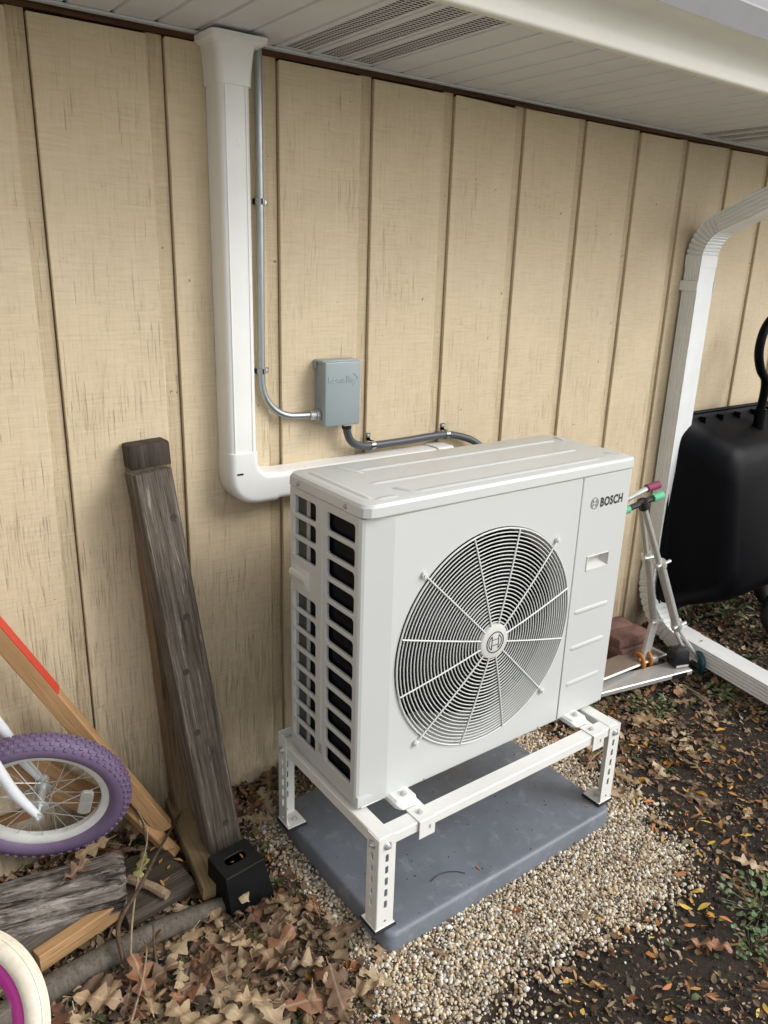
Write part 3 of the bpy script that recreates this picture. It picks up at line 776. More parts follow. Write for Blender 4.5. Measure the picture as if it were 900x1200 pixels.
    for k in range(12):
        a = R(15+30*k); lng = k in (1, 4, 7, 10)
        rs = [.045, .12, .20, .27, .312]+([.326, .336] if lng else [])
        pts = [(r*math.cos(a), r*math.sin(a), dome(min(r, .313))+.0030-(.006 if r > .33 else 0)) for r in rs]
        bm = BM(); add_tube(bm, pts, .0024, 6)
        if lng:
            add_tube(bm, [(.337*math.cos(a), .337*math.sin(a), -.003), (.337*math.cos(a), .337*math.sin(a), .004)], .0085, 12)
            add_tube(bm, [(.337*math.cos(a), .337*math.sin(a), .004), (.337*math.cos(a), .337*math.sin(a), .0075)], .005, 6)
        obj('spoke', bm, 'wire', gp, gm, smooth=60)
    bm = BM(); add_lathe(bm, [(.0001, .0245), (.040, .0240), (.048, .0215), (.051, .016), (.051, .011)], 48); obj('badge', bm, 'unitplastic', gp, gm, smooth=40)
    lb = logo(gp, 0, 0, 0, .030, 'ink', .0013)
    lb.matrix_basis = T((FX, -.0287, FZ)); W[lb] = lb.matrix_basis
    # screws along the bottom edge
    for x in (.215, .66):
        bm = BM(); bolt(bm, (x, .003, UZ0-.001), (0, -1, 0), .004, .004); obj('screw', bm, 'zinc', u)
    # mounting feet pressed out from the base pan
    for x in (.125, .800):
        bm = BM(); secs = []
        for y, hw, z in ((.02, .034, .366), (-.030, .034, .366), (-.036, .034, .366), (-.048, .028, .360), (-.055, .020, .352)):
            secs.append([(x-hw, y, .3475), (x-hw, y, z-.006), (x-hw+.007, y, z), (x+hw-.007, y, z), (x+hw, y, z-.006), (x+hw, y, .3475)])
        add_loft(bm, secs); f = obj('mounting_foot', bm, 'stand', u, smooth=30)
        bm = BM(); bolt(bm, (x+.004, -.020, .3655), (0, 0, 1), .0075, .007); obj('bolt', bm, 'zinc', f)
build_unit()

# ---------------------------------------------------------------- stand and pad
def build_stand():
    s = thing('equipment_stand', 'white metal stand with slotted legs carrying the heat pump', 'stand', (.45, .14, PADH))
    ZB, ZT = .313, .345
    X0, X1, YF, YR = -.012, .918, -.110, .400
    bm = BM(); add_box(bm, (X0+.004, YF+.0025, ZB), (X1-.046, YF+.048, ZT-.002), .0025, 1); obj('front_beam', bm, 'stand', s, smooth=0)
    bm = BM(); add_box(bm, (X0+.004, YR-.048, ZB), (X1-.046, YR-.0025, ZT-.002), .0025, 1); obj('rear_beam', bm, 'stand', s, smooth=0)
    for x in (X0+.0025, X1-.0475):
        bm = BM(); add_box(bm, (x, YF+.004, ZB-.002), (x+.045, YR-.004, ZT), .0025, 1); obj('side_rail', bm, 'stand', s, smooth=0)
    # L-section slotted legs
    def leg(x, y, sx, sy, top):
        w1, w2, t = .052, .048, .0025
        zb = PADH+.010
        n = 5
        hs = [rrect(.021, .060+k*.036, .031, .060+k*.036+.024, .004, 3) for k in range(n)]
        hs.append(circ(.026, .018, .004, 12))
        Ht = top-zb
        hs = [h for h in hs if max(q[1] for q in h) < Ht-.014]
        bm = BM()
        me = plate_mesh([(0, 0), (w1, 0), (w1, Ht), (0, Ht)], hs, t, .0005)
        # front/rear flange: local x -> sx*x, local y -> z
        m1 = Matrix(((sx, 0, 0, x), (0, 0, -1, y), (0, 1, 0, zb), (0, 0, 0, 1)))
        me.transform(m1); bm.from_mesh(me)
        me2 = plate_mesh([(0, 0), (w2, 0), (w2, Ht), (0, Ht)], hs, t, .0005)
        m2 = Matrix(((0, 0, -1, x), (sy, 0, 0, y), (0, 1, 0, zb), (0, 0, 0, 1)))
        me2.transform(m2); bm.from_mesh(me2)
        bmesh.ops.recalc_face_normals(bm, faces=bm.faces)
        o = obj('leg', bm, 'stand', s, smooth=30)
        b = BM(); bolt(b, (x+sx*.026, y-sy*.0015, .322), (0, -sy, 0), .0075, .007); obj('bolt', b, 'zinc', o); b = BM(); bolt(b, (x-sx*.0015, y+sy*.024, .322), (-sx, 0, 0), .0075, .007); obj('bolt', b, 'zinc', o)
        # foot plate, gusset and rubber pad
        b = BM(); xa, xb = sorted((x-sx*.004, x+sx*.058)); ya, yb = sorted((y-sy*.003, y+sy*.062))
        add_box(b, (xa, ya, PADH+.0085), (xb, yb, PADH+.0115), .001)
        vs = [b.verts.new(q) for q in ((x+sx*.002, y+sy*.004, PADH+.075), (x+sx*.002, y+sy*.052, PADH+.0115), (x+sx*.006, y+sy*.052, PADH+.0115), (x+sx*.006, y+sy*.004, PADH+.075))]
        b.faces.new(vs); obj('foot_plate', b, 'stand', o)
        b = BM(); add_box(b, (xa-.003, ya-.003, PADH+.0005), (xb+.003, yb+.003, PADH+.0083), .002, 2); obj('rubber_pad', b, 'rubber', o)
        b = BM(); bolt(b, (x+sx*.032, y+sy*.034, PADH+.0115), (0, 0, 1), .0065, .007); obj('bolt', b, 'zinc', o)
    leg(X0, YF, 1, 1, ZT+.0005); leg(X1, YF, -1, 1, ZT+.0005); leg(X0, YR, 1, -1, .372); leg(X1, YR, -1, -1, .372)
    # clamps hooked over the front beam
    for x in (.138, .812):
        bm = BM()
        add_box(bm, (x-.026, YF-.0022, ZT-.0018), (x+.026, -.050, ZT+.0012), .0008)
        add_box(bm, (x-.026, YF-.0045, ZT-.052), (x+.026, YF-.0022, ZT+.0012), .0008)
        add_box(bm, (x-.026, -.052, ZT-.001), (x+.026, .010, ZT+.0022), .0008)
        o = obj('clamp', bm, 'stand', s)
        b = BM(); bolt(b, (x-.002, -.082, ZT+.0012), (0, 0, 1), .006, .006); obj('bolt', b, 'zinc', o)
        b = BM(); add_box(b, (x+.005, YF-.0055, ZT-.030), (x+.011, YF-.0042, ZT-.018)); obj('clamp_slot', b, 'shroud', o)
build_stand()
def build_pad():
    bm = BM(); secs = []
    for z, g, r in ((-.012, .0, .03), (PADH-.012, .0, .03), (PADH-.004, -.003, .028), (PADH-.0008, -.008, .024), (PADH, -.014, .02)):
        secs.append([(x, y, z) for x, y in rrect(PADX0-g*-1, PADY0-g*-1, PADX1+g, PADY1+g, r, 6)] if False else [(x, y, z) for x, y in rrect(PADX0-g, PADY0-g, PADX1+g, PADY1+g, r, 6)])
    add_loft(bm, secs)
    obj('equipment_pad', bm, 'pad', smooth=50, label='blue grey plastic pad on the gravel under the heat pump stand', cat='pad')
build_pad()

# ---------------------------------------------------------------- downspout
def build_downspout():
    d = thing('downspout', 'white ribbed metal downspout bent out from the wall at top and along the ground', 'downspout', (2.1, .6, 0))
    # path runs out from gutter, down the wall, then out along the ground. section: w across, dp deep, fluted sides
    def sec(w, dp, flute=.0035):
        pts = []
        def edge(a, b, k):
            for i in range(k):
                t = i/k; p = Vector(a).lerp(Vector(b), t)
                nrm = Vector((b[1]-a[1], a[0]-b[0])).normalized()
                q = (t*5) % 1.0
                dd = flute if (.25 < q < .75 and .06 < t < .94) else 0
                pts.append((p.x-nrm.x*dd, p.y-nrm.y*dd))
        W2, D2 = w/2, dp/2; r = .004
        edge((W2, -D2), (W2, D2), 20); edge((W2, D2), (-W2, D2), 4); edge((-W2, D2), (-W2, -D2), 20); edge((-W2, -D2), (W2, -D2), 4)
        return pts
    def sweep(path, w, dp, name, crimp=False, flute=.0035, xd=(1, 0, 0)):
        bm = BM(); secs = []; n = len(path)
        for i, p in enumerate(path):
            p = Vector(p); t = (Vector(path[min(i+1, n-1)])-Vector(path[max(i-1, 0)])).normalized()
            x = Vector(xd); x = (x-t*x.dot(t)).normalized(); y = t.cross(x)
            k = 1.0-(.085 if (crimp and 2 < i < n-4 and i % 4 == 1) else 0)
            secs.append([p+x*a*k+y*b*k for a, b in sec(w, dp, flute)])
        add_loft(bm, secs); return obj(name, bm, 'downspout', d, smooth=25)
    cx, cy = 2.103, .609
    sweep([(cx, cy, 1.735), (cx, cy, 1.2), (cx, cy, .7), (cx, cy, .33)], .112, .070, 'vertical_pipe')
    # upper elbow, crimped
    path = [(cx, cy, 1.715), (cx, cy, 1.745)]
    Rr = .150
    for k in range(40):
        a = R(66*k/39); path.append((cx, cy-Rr*(1-math.cos(a)), 1.75+Rr*math.sin(a)))
    e = Vector(path[-1]); t = Vector((0, -math.sin(R(66)), math.cos(R(66))))
    path2 = path+[e+t*.03, e+t*.06, e+t*.12]
    sweep(path2, .116, .074, 'elbow', True, .002)
    st = e+t*.105
    k = (st.y+.0)/-t.y if False else (st.y-.0)/(-t.y)
    en = st+t*k*.98
    sweep([st, st.lerp(en, .5), en], .121, .080, 'offset_pipe')
    sweep([en-t*.02, en+Vector((0, -.012, .04)), en+Vector((0, -.012, .16))], .114, .072, 'gutter_outlet')
    # lower elbow, crimped
    path = [(cx, cy, .36), (cx, cy, .335)]
    for k in range(48):
        a = R(84*k/47); path.append((cx, cy-.19*(1-math.cos(a)), .33-.19*math.sin(a)-.06*k/47))
    e = Vector(path[-1]); t = Vector((-.16, -1, -.02)).normalized()
    path += [e+t*.03, e+t*.07]
    sweep(path, .118, .076, 'elbow', True, .002)
    sweep([e+t*.05, e+t*.35, e+t*.70, e+t*1.15], .104, .078, 'ground_pipe')
    for q in (.13, .55):
        b = BM(); p = e+t*q+Vector((.0, 0, .0395)); add_tube(b, [p, p+Vector((0, 0, .003))], .006, 8); obj('screw', b, 'zinc', d)
    bm = BM(); add_box(bm, (cx-.0635, .571, 1.62), (cx-.059, .6545, 1.66), .001); obj('bracket', bm, 'downspout', d)
    bm = BM(); add_box(bm, (cx+.059, .571, 1.62), (cx+.0635, .6545, 1.66), .001); obj('bracket', bm, 'downspout', d)
build_downspout()

# ---------------------------------------------------------------- timber on the left
def build_timber():
    bm, m = beam((-.203, .392, .035), (-.297, .553, 1.166), .098, .089, .006, .02, seed=3, cuts=14)
    t = thing('timber_post', 'weathered grey timber post leaning on the wall with its foot in a black bracket', 'timber', (-.203, .392, .03))
    obj('post', bm, 'wood_grey', t, m)
    for k, (lx, lz) in enumerate([(.01, .12), (-.02, .42), (.012, .75), (.028, 1.02), (-.018, .60)]):
        b = BM(); add_lathe(b, [(.0005, .0004), (.006, .0006), (.008, .0011), (.0095, .0003), (.010, -.001)], 12)
        obj('knot', b, 'wood_darktop', t, m @ T((lx, -.0445, lz)) @ Matrix.Rotation(R(90), 4, 'X'))
    bm, m = beam((-.212, .606, .02), (-.274, .6235, 1.218), .106, .058, .005, .02, seed=9, cuts=10)
    t = thing('timber_post', 'brown timber post standing behind the grey one flat against the wall', 'timber', (-.208, .60, .02))
    obj('post', bm, 'wood_brown', t, m)
    bm = BM(); add_box(bm, (-.0545, -.0305, 1.140), (.0545, .0305, 1.2065), .006, 2); obj('weathered_end', bm, 'wood_darktop', t, m, label='dark weathered top end')
    # black post bracket: hollow wedge with a slot
    b = thing('post_bracket', 'black plastic bracket with a slot at the foot of the grey post', 'bracket', (-.225, .26, 0))
    me = plate_mesh(rrect(-.060, -.046, .060, .046, .006, 3), [rrect(-.034, -.014, .030, .014, .013, 5)], .005, .001)
    a = frame((-.222, .262, .122), (.02, -.10, 1), (1, .12, 0))
    link('top_plate', me, 'black', b, a)
    bm = BM()
    P = lambda x, y, z: a @ Vector((x, y, z))
    def quad(bm, q): bm.faces.new([bm.verts.new(v) for v in q])
    f0, f1 = P(-.060, -.046, 0), P(.060, -.046, 0); g0, g1 = P(-.060, .046, 0), P(.060, .046, 0)
    d = Vector((.006, -.038, -.135))
    f2, f3 = f1+d+Vector((.014, 0, 0)), f0+d+Vector((-.004, 0, 0)); g2, g3 = g1+Vector((.012, .0, -.13)), g0+Vector((-.004, 0, -.13))
    vs = [bm.verts.new(v) for v in (f0, f1, f2, f3, g0, g1, g2, g3)]
    for q in ((0, 1, 2, 3), (1, 5, 6, 2), (4, 0, 3, 7), (5, 4, 7, 6)): bm.faces.new([vs[i] for i in q])
    bmesh.ops.solidify(bm, geom=list(bm.faces), thickness=.004); obj('skirt', bm, 'black', b)
    bm = BM(); add_tube(bm, [f0+Vector((0, -.001, .0015)), f1+Vector((0, -.001, .0015))], .003, 8); obj('front_edge', bm, 'black', b)
    def board(name, label, p0, p1, w, d, mat, xh=(1, 0, 0), cat='board', bev=.003, seed=0, rough=.01):
        bm, m = beam(p0, p1, w, d, bev, rough, xh, seed)
        return obj(name, bm, mat, None, m, label=label, cat=cat)
    t = thing('lumber_board', 'pine board with a red painted edge leaning on the wall behind the purple tyre', 'board', (-.33, .50, .1))
    p0, p1 = Vector((-.330, .515, .100)), Vector((-1.03, .640, 1.478)); L = (p1-p0).length
    bm, m = beam(p0, p1, .034, .046, .003, .012, (-.25, -1, -.28), 2)
    obj('plank', bm, 'wood_orange', t, m)
    bm = BM(); add_box(bm, (-.0172, .0212, .565), (.0172, .0246, L-.01), .0008); obj('painted_edge', bm, 'red', t, m, label='edge of the board painted red')
    board('lumber_stake', 'square aged lumber stake lying on the ground left of the black bracket', (-.292, .262, .046), (-.250, .640, .066), .056, .042, 'wood_tan', (1, .1, 0), seed=4)
    board('lumber_board', 'short pine offcut slanting to the ground beside the square stake', (-.318, .470, .030), (-.455, .600, .230), .036, .030, 'wood_orange', (1, .4, 0), seed=6)
    board('lumber_board', 'wide pine board slanting behind the spokes of the purple wheel', (-.455, .618, .145), (-.92, .628, .66), .020, .085, 'wood_orange', (0, 1, 0), seed=12)
    board('brown_board', 'brown board lying level on the litter behind the bicycle hub', (-.648, .642, .215), (-1.30, .644, .215), .018, .030, 'wood_brownboard', (0, 1, 0), seed=15)
    board('dark_block', 'flat dark damp board with a worn corner under the fallen green leaf', (-.525, .395, .028), (-.335, .418, .034), .205, .050, 'wood_block', (0, 1, 0), seed=5, rough=.05, bev=.012)
    board('lumber_offcut', 'short yellowish two by four offcut lying in front of the silvered log', (-.735, .296, .048), (-.520, .350, .050), .034, .050, 'wood_orange', (0, 1, 0), cat='offcut', seed=8)
    board('grey_board', 'grey board lying flat under the silvered log', (-.90, .318, .052), (-.545, .425, .055), .115, .024, 'wood_edging', (0, 1, 0), seed=9)
    bm = BM(); pts = [(-.98, .19, .010), (-.80, .225, .014), (-.62, .245, .014), (-.45, .248, .016), (-.255, .232, .012)]
    add_tube(bm, pts, [.030, .032, .031, .029, .024], 14); obj('edging_timber', bm, 'wood_edging', None, smooth=50, label='round grey edging timber half sunk along the leaf heap', cat='edging')
    # silvered log: lumpy and split
    p0, p1 = Vector((-1.10, .545, .095)), Vector((-.488, .388, .088)); L = (p1-p0).length
    m = frame(p0, p1-p0, (0, 0, 1)); bm = BM(); secs = []
    for i in range(61):
        z = L*i/60; s = []
        for k in range(44):
            a = 2*math.pi*k/44
            r = .069*(1+.26*noise.noise(Vector((math.cos(a)*1.3, math.sin(a)*1.3, z*2.2)))+.10*noise.noise(Vector((math.cos(a)*5, math.sin(a)*5, z*3)))
                      +.07*noise.noise(Vector((math.cos(a)*11, math.sin(a)*11, z*5)))+.05*noise.noise(Vector((math.cos(a)*24, math.sin(a)*24, z*9))))
            if z > L-.03: r *= 1-.18*((z-L+.03)/.03)**2
            s.append((r*1.0*math.cos(a)*.86, r*math.sin(a)*1.18, z+(.012*noise.noise(Vector((math.cos(a)*3, math.sin(a)*3, 5))) if i == 60 else 0)))
        secs.append(s)
    add_loft(bm, secs); obj('silvered_log', bm, 'wood_log', None, m, smooth=40, label='weathered silver and black log lying in front of the purple wheel', cat='log')
    bm = BM(); add_tube(bm, bezpts([(-.475, .400, .078), (-.435, .350, .074), (-.405, .298, .066)], 4), [.012]*5+[.013, .0135, .014, .0125], 9)
    obj('broken_stick', bm, 'palestick', None, label='short broken pale stick resting on the dark board', cat='stick')
    for lab, pts, r in (
        ('long dark twig crossing from the litter over the stake', [(-.560, .190, .030), (-.553, .235, .105), (-.47, .32, .110), (-.38, .43, .100), (-.265, .56, .085)], .0055),
        ('thin pale twig standing out of the leaves across the dark board', [(-.565, .130, .010), (-.525, .225, .085), (-.468, .34, .115), (-.40, .45, .150), (-.405, .52, .20)], .0028),
        ('thin curved twig hanging over the dark board near the purple tyre', [(-.43, .56, .225), (-.395, .52, .165), (-.40, .47, .125), (-.405, .44, .112)], .0030),
        ('thin dry twig lying in the leaf heap at the lower left', [(-.60, .02, .035), (-.545, .10, .045), (-.51, .165, .060), (-.50, .215, .045)], .0028),
        ('dark straight twig poking up between the curled leaves', [(-.50, .12, .03), (-.492, .16, .07), (-.478, .20, .095)], .0035)):
        bm = BM(); q = bezpts(pts, 5); add_tube(bm, q, [r*(1.15-.5*i/len(q)) for i in range(len(q))], 7)
        obj('twig', bm, 'palestick' if 'pale' in lab or 'dry' in lab else 'stick', None, smooth=60, label=lab, cat='twig')
build_timber()

# ---------------------------------------------------------------- bicycle wheels
def wheel_parts(parent, c, n, rad, tr, tyre_mat, rim_mat, knobs=0, spokes=28, rimw=.024, rimd=.016, hubr=.014, name_prefix=''):
    m = frame(c, n, (1, 0, 0)); R0 = rad-tr
    bm = BM(); add_torus(bm, R0, tr, 72, 14)
    ty = obj(name_prefix+'tyre', bm, tyre_mat, parent, m, smooth=180)
    if knobs:
        bm = BM()
        for i in range(knobs):
            for j, b in enumerate((-52, -30, -9, 12, 33, 54)):
                a = 2*math.pi*(i+.5*(j % 2))/knobs; bb = R(b)
                M2 = Matrix.Rotation(a, 4, 'Z') @ T((R0+tr*.985*math.cos(bb), 0, tr*.985*math.sin(bb))) @ Matrix.Rotation(-bb, 4, 'Y')
                add_box(bm, (-.002, -.0052, -.0046), (.0036, .0052, .0046), .0011, 1, M2)
        obj('tread_knobs', bm, tyre_mat, ty, m, smooth=30, kind='stuff')
    else:
        bm = BM()
        for b in (-40, -24, -8, 8, 24, 40): add_torus(bm, R0+tr*math.cos(R(b)), .0016, 72, 5, tr*math.sin(R(b)))
        obj('tread_ridges', bm, tyre_mat, ty, m, smooth=180)
    Rr = R0-tr*.80
    bm = BM()
    pr = [(Rr+.006, -rimw/2), (Rr+.004, -rimw/2-.001), (Rr-rimd*.5, -rimw/2), (Rr-rimd, -rimw*.28), (Rr-rimd, rimw*.28), (Rr-rimd*.5, rimw/2), (Rr+.004, rimw/2+.001), (Rr+.006, rimw/2)]
    add_lathe(bm, pr, 72); obj(name_prefix+'rim', bm, rim_mat, parent, m, smooth=40)
    bm = BM()
    add_tube(bm, [(0, 0, -.034), (0, 0, .034)], hubr*.75, 14)
    for z in (-.030, .030): add_tube(bm, [(0, 0, z-.0025), (0, 0, z+.0025)], hubr*1.55, 18)
    add_tube(bm, [(0, 0, -.060), (0, 0, .060)], .0048, 10)
    for z in (-.057, .057): add_tube(bm, [(0, 0, z-.004), (0, 0, z+.004)], .009, 6)
    obj(name_prefix+'hub', bm, 'zinc', parent, m)
    for k in range(spokes):
        a = 2*math.pi*k/spokes; s = 1 if k % 2 else -1; da = .55 if (k//2) % 2 else -.55
        bm = BM(); p0 = (hubr*1.4*math.cos(a+da*1.8), hubr*1.4*math.sin(a+da*1.8), s*.030); p1 = ((Rr-rimd)*math.cos(a), (Rr-rimd)*math.sin(a), s*.003)
        add_tube(bm, [p0, p1], .0011, 5); obj('spoke', bm, 'zinc', parent, m)
    return m
def build_bikes():
    c = Vector((-.640, .548, .318)); n = Vector((-.362, -.90, -.245)).normalized()
    b = thing('childs_bicycle', 'white childs bicycle with a purple knobbly front tyre beside the silvered log', 'bicycle', (-.66, .56, .1))
    m = wheel_parts(b, c, n, .226, .030, 'tyre_purple', 'rim_white', knobs=58, rimw=.030, rimd=.021)
    # fork legs curve up to the left
    near, far = c+n*.055, c-n*.055
    up = (Vector((-.734, .466, .505))-Vector((-.657, .489, .310))).normalized()
    side = n.cross(up).normalized()
    crown = c+up*.33+side*.0
    for q, sg in ((near, 1), (far, -1)):
        pts = bezpts([q+up*-.012, q+up*.03+side*.006, q+up*.11+side*.012, q+up*.22+side*.004, crown+n*sg*.042, crown+n*sg*.02+up*.03], 6)
        bm = BM(); add_tube(bm, pts, [.0085+.0055*min(1, i/12) for i in range(len(pts))], 12); fk = obj('fork_leg', bm, 'bike_white', b, smooth=60)
        bm = BM(); bolt(bm, q+n*sg*.006, n*sg, .009, .009); obj('axle_nut', bm, 'zinc', fk)
    bm = BM(); add_tube(bm, [crown-up*.0, crown+up*.14], .019, 14); obj('head_tube', bm, 'bike_white', b)
    bm = BM(); hb = crown+up*.22
    add_tube(bm, bezpts([hb-n*.24+up*.04, hb-n*.12+up*.05, hb, hb+n*.12+up*.05, hb+n*.24+up*.04], 5), .010, 10); add_tube(bm, [crown+up*.13, hb], .012, 10); obj('handlebar', bm, 'bike_white', b)
    back = (Vector((-1, 0, 0))-n*Vector((-1, 0, 0)).dot(n)).normalized()
    rear = c+back*.72
    rear = rear+Vector((0, 0, c.z-rear.z))*.4
    seatb = c+back*.42+up*.02; seatt = seatb+up*.30
    bm = BM(); add_tube(bm, [crown+up*.04, seatb], .016, 10); add_tube(bm, [seatb, seatt], .014, 10); add_tube(bm, [seatb, rear], .009, 8); add_tube(bm, [seatt-up*.06, rear], .009, 8); obj('frame', bm, 'bike_white', b)
    bm = BM(); add_box(bm, (-.10, -.05, -.02), (.10, .05, .02), .018, 3, frame(seatt, up, back)); obj('saddle', bm, 'black', b)
    wheel_parts(b, rear, n, .226, .030, 'tyre_purple', 'rim_white', knobs=40, spokes=16, name_prefix='')
    # clear spoke reflector
    rp = m @ Vector((.118, .0, .010))
    P = Vector((-.472, .452, .262)); d = P-c; d = d-n*d.dot(n)
    fm = frame(c+d.normalized()*.112+n*.012, n, d)
    bm = BM(); secs = []
    for z, g in ((-.004, 0), (.003, 0), (.005, -.002)):
        secs.append([(x, y, z) for x, y in rrect(-.017-g, -.044-g, .017+g, .044+g, .012, 4)])
    add_loft(bm, secs)
    obj('spoke_reflector', bm, 'reflector', b, fm)
    w = thing('bicycle_wheel', 'cream tyred bicycle wheel with a glossy magenta rim at the lower left', 'bicycle wheel', (-.94, .04, .05))
    wheel_parts(w, Vector((-.941, .042, .217)), Vector((-.499, -.603, .623)), .200, .0235, 'tyre_cream', 'rim_magenta', spokes=20, rimw=.026, rimd=.026)
build_bikes()

# ---------------------------------------------------------------- bricks, scooters, barrow
def build_bricks():
    lays = [(1.845, .515, 0), (1.850, .620, 0), (1.838, .512, 1), (1.850, .618, 1), (1.832, .520, 2), (1.838, .625, 2)]
    labs = {0: 'bottom', 1: 'middle', 2: 'top'}
    pos = ['nearer the scooters', 'nearer the house wall']
    for i, (x, y, l) in enumerate(lays):
        me = None; bm = BM()
        add_box(bm, (-.1, -.050, -.0225), (.1, .050, .0225), .006, 2)
        for v in bm.verts:
            v.co += Vector((noise.noise(v.co*40+Vector((i, 0, 0))), noise.noise(v.co*40+Vector((0, i, 5))), noise.noise(v.co*40+Vector((3, 0, i)))))*.003
        m = T((x, y, .026+.0465*l)) @ Matrix.Rotation(R(-9+rng.uniform(-5, 5)), 4, 'Z') @ Matrix.Rotation(R(rng.uniform(-2, 2)), 4, 'X')
        q = i % 2
        obj('brick', bm, 'brick', None, m, smooth=30, label='reddish paver brick in the %s course of the stack, %s' % (labs[l], pos[q]), cat='brick', group='paver bricks stacked by the wall')
build_bricks()
def build_scooters():
    MT = 'scooter_metal'
    a = thing('kick_scooter', 'silver kick scooter with magenta grips and orange wheels leaning by the wall', 'scooter', (1.8, .43, .05))
    top, mid, bot = Vector((1.635, .425, .832)), Vector((1.735, .423, .56)), Vector((1.855, .420, .235))
    bm = BM(); add_tube(bm, [top, bot], .0125, 12); obj('steering_post', bm, MT, a)
    bm = BM(); add_tube(bm, [mid+Vector((0, 0, .02)), bot], .0165, 12); obj('lower_post', bm, MT, a)
    ax = (bot-top).normalized()
    for p, nm in ((mid, 'clamp'), (bot, 'clamp')):
        bm = BM(); add_tube(bm, [p-ax*.014, p+ax*.014], .021, 12); add_tube(bm, [p+Vector((-.03, -.012, 0)), p+Vector((.035, -.020, 0))], .007, 8); obj(nm, bm, 'zinc', a)
    bm = BM(); add_tube(bm, [top+Vector((-.10, .015, -.012)), top+Vector((.040, -.005, .034))], .011, 10); obj('handlebar', bm, 'zinc', a)
    for s0, s1 in (((.032, -.004, .033), (.098, -.012, .042)), ((-.20, .03, -.045), (-.10, .016, -.012))):
        bm = BM(); add_tube(bm, [top+Vector(s0), top+Vector(s1)], .0165, 14); obj('grip', bm, 'magenta', a)
    # folding neck block and fork with the front wheels
    fb = Vector((1.800, .405, .060))
    bm, m = beam(bot+ax*.01, fb, .045, .022, .004, 0, (1, 0, 0)); obj('folding_neck', bm, MT, a, m)
    bm = BM(); add_box(bm, (-.014, -.0125, .03), (.014, -.0112, .075), 0, 1); obj('neck_label', bm, 'white_label', a, m)
    for dx in (-.030, .022):
        bm = BM(); add_torus(bm, .034, .009, 28, 8, 0, 1, .9); add_tube(bm, [(0, 0, -.006), (0, 0, .006)], .014, 12)
        obj('wheel', bm, 'orange', a, frame(fb+Vector((dx, 0, .005)), (1, -.35, .05)), smooth=60)
    bm = BM(); add_tube(bm, [fb+Vector((.03, -.01, .0)), fb+Vector((.060, -.02, .0))], .020, 14); obj('axle_boss', bm, MT, a)
    bm, m = beam((1.40, .448, .060), (1.925, .425, .066), .105, .012, .004, 0, (0, 1, 0)); obj('deck', bm, MT, a, m)
    bm, m = beam((1.41, .4475, .0685), (1.90, .427, .0745), .098, .004, .0015, 0, (0, 1, 0)); obj('grip_tape', bm, 'griptape', a, m)
    bm = BM(); add_torus(bm, .036, .012, 28, 8); obj('rear_wheel', bm, 'orange', a, frame((1.36, .45, .05), (.1, 1, 0)), smooth=60)
    b = thing('kick_scooter', 'silver kick scooter with mint green grips and a dark teal wheel by the downspout', 'scooter', (1.9, .33, .05))
    top, mid, bot = Vector((1.585, .372, .825)), Vector((1.755, .355, .52)), Vector((1.915, .345, .225))
    ax = (bot-top).normalized()
    bm = BM(); add_tube(bm, [top, bot], .013, 12); obj('steering_post', bm, MT, b)
    bm = BM(); add_tube(bm, [mid-ax*.02, bot], .0185, 12); obj('lower_post', bm, MT, b)
    for p in (mid-ax*.03, bot):
        bm = BM(); add_tube(bm, [p-ax*.014, p+ax*.014], .024, 12); add_tube(bm, [p+Vector((-.035, -.010, .0)), p+Vector((.040, -.016, .012))], .007, 8); obj('clamp', bm, 'zinc', b)
    bm = BM(); add_tube(bm, [top+Vector((-.09, .012, -.012)), top+Vector((.070, -.010, .024))], .012, 10); add_tube(bm, [top-ax*-.02, top-ax*.018], .021, 12); obj('handlebar', bm, 'black', b)
    for s0, s1 in (((.045, -.008, .020), (.095, -.015, .028)), ((-.15, .024, -.022), (-.075, .010, -.010))):
        bm = BM(); add_tube(bm, [top+Vector(s0), top+Vector(s1)], .0170, 14); obj('grip', bm, 'green', b)
    wc = Vector((2.005, .288, .048))
    for s in (-1, 1):
        bm = BM(); add_tube(bm, bezpts([bot+ax*.01, bot+ax*.05+Vector((s*.016, 0, 0)), wc+Vector((s*.020, s*-.008, .01))], 4), .0075, 8); obj('fork_arm', bm, 'zinc', b)
    bm = BM(); add_torus(bm, .036, .0155, 32, 12, 0, 1, .8); add_lathe(bm, [(.0005, .006), (.026, .005), (.03, .0)], 24); add_lathe(bm, [(.0005, -.006), (.026, -.005), (.03, .0)], 24)
    obj('wheel', bm, 'teal', b, frame(wc+Vector((.02, -.015, .0)), (.75, -.55, .1)), smooth=60)
    # black folding housing with a pale label
    hc = Vector((1.905, .308, .100)); hm = frame(hc, (-.35, -.93, .12), (1, 0, 0))
    bm = BM(); secs = []
    for z, g in ((-.03, -.004), (-.022, 0), (.022, 0), (.028, -.004), (.030, -.010)):
        secs.append([(x, y, z) for x, y in rrect(-.040-g, -.048-g, .040+g, .040+g, .022, 5)])
    add_loft(bm, secs); hs = obj('folding_housing', bm, 'black', b, hm)
    bm = BM(); add_box(bm, (-.030, -.043, .0302), (.030, -.034, .0312)); obj('housing_label', bm, 'white_label', hs, hm)
    bm, m = beam((1.40, .420, .020), (1.930, .286, .045), .095, .024, .004, 0, (0, 1, 0)); dk = obj('deck', bm, MT, b, m)
    bm = BM(); add_box(bm, (-.047, -.011, .44), (-.0485, .0085, .52)); obj('deck_label', bm, 'ink', dk, m)
    bm = BM(); add_torus(bm, .034, .013, 28, 8); obj('rear_wheel', bm, 'teal', b, frame((1.37, .43, .035), (.2, 1, 0)), smooth=60)
build_scooters()
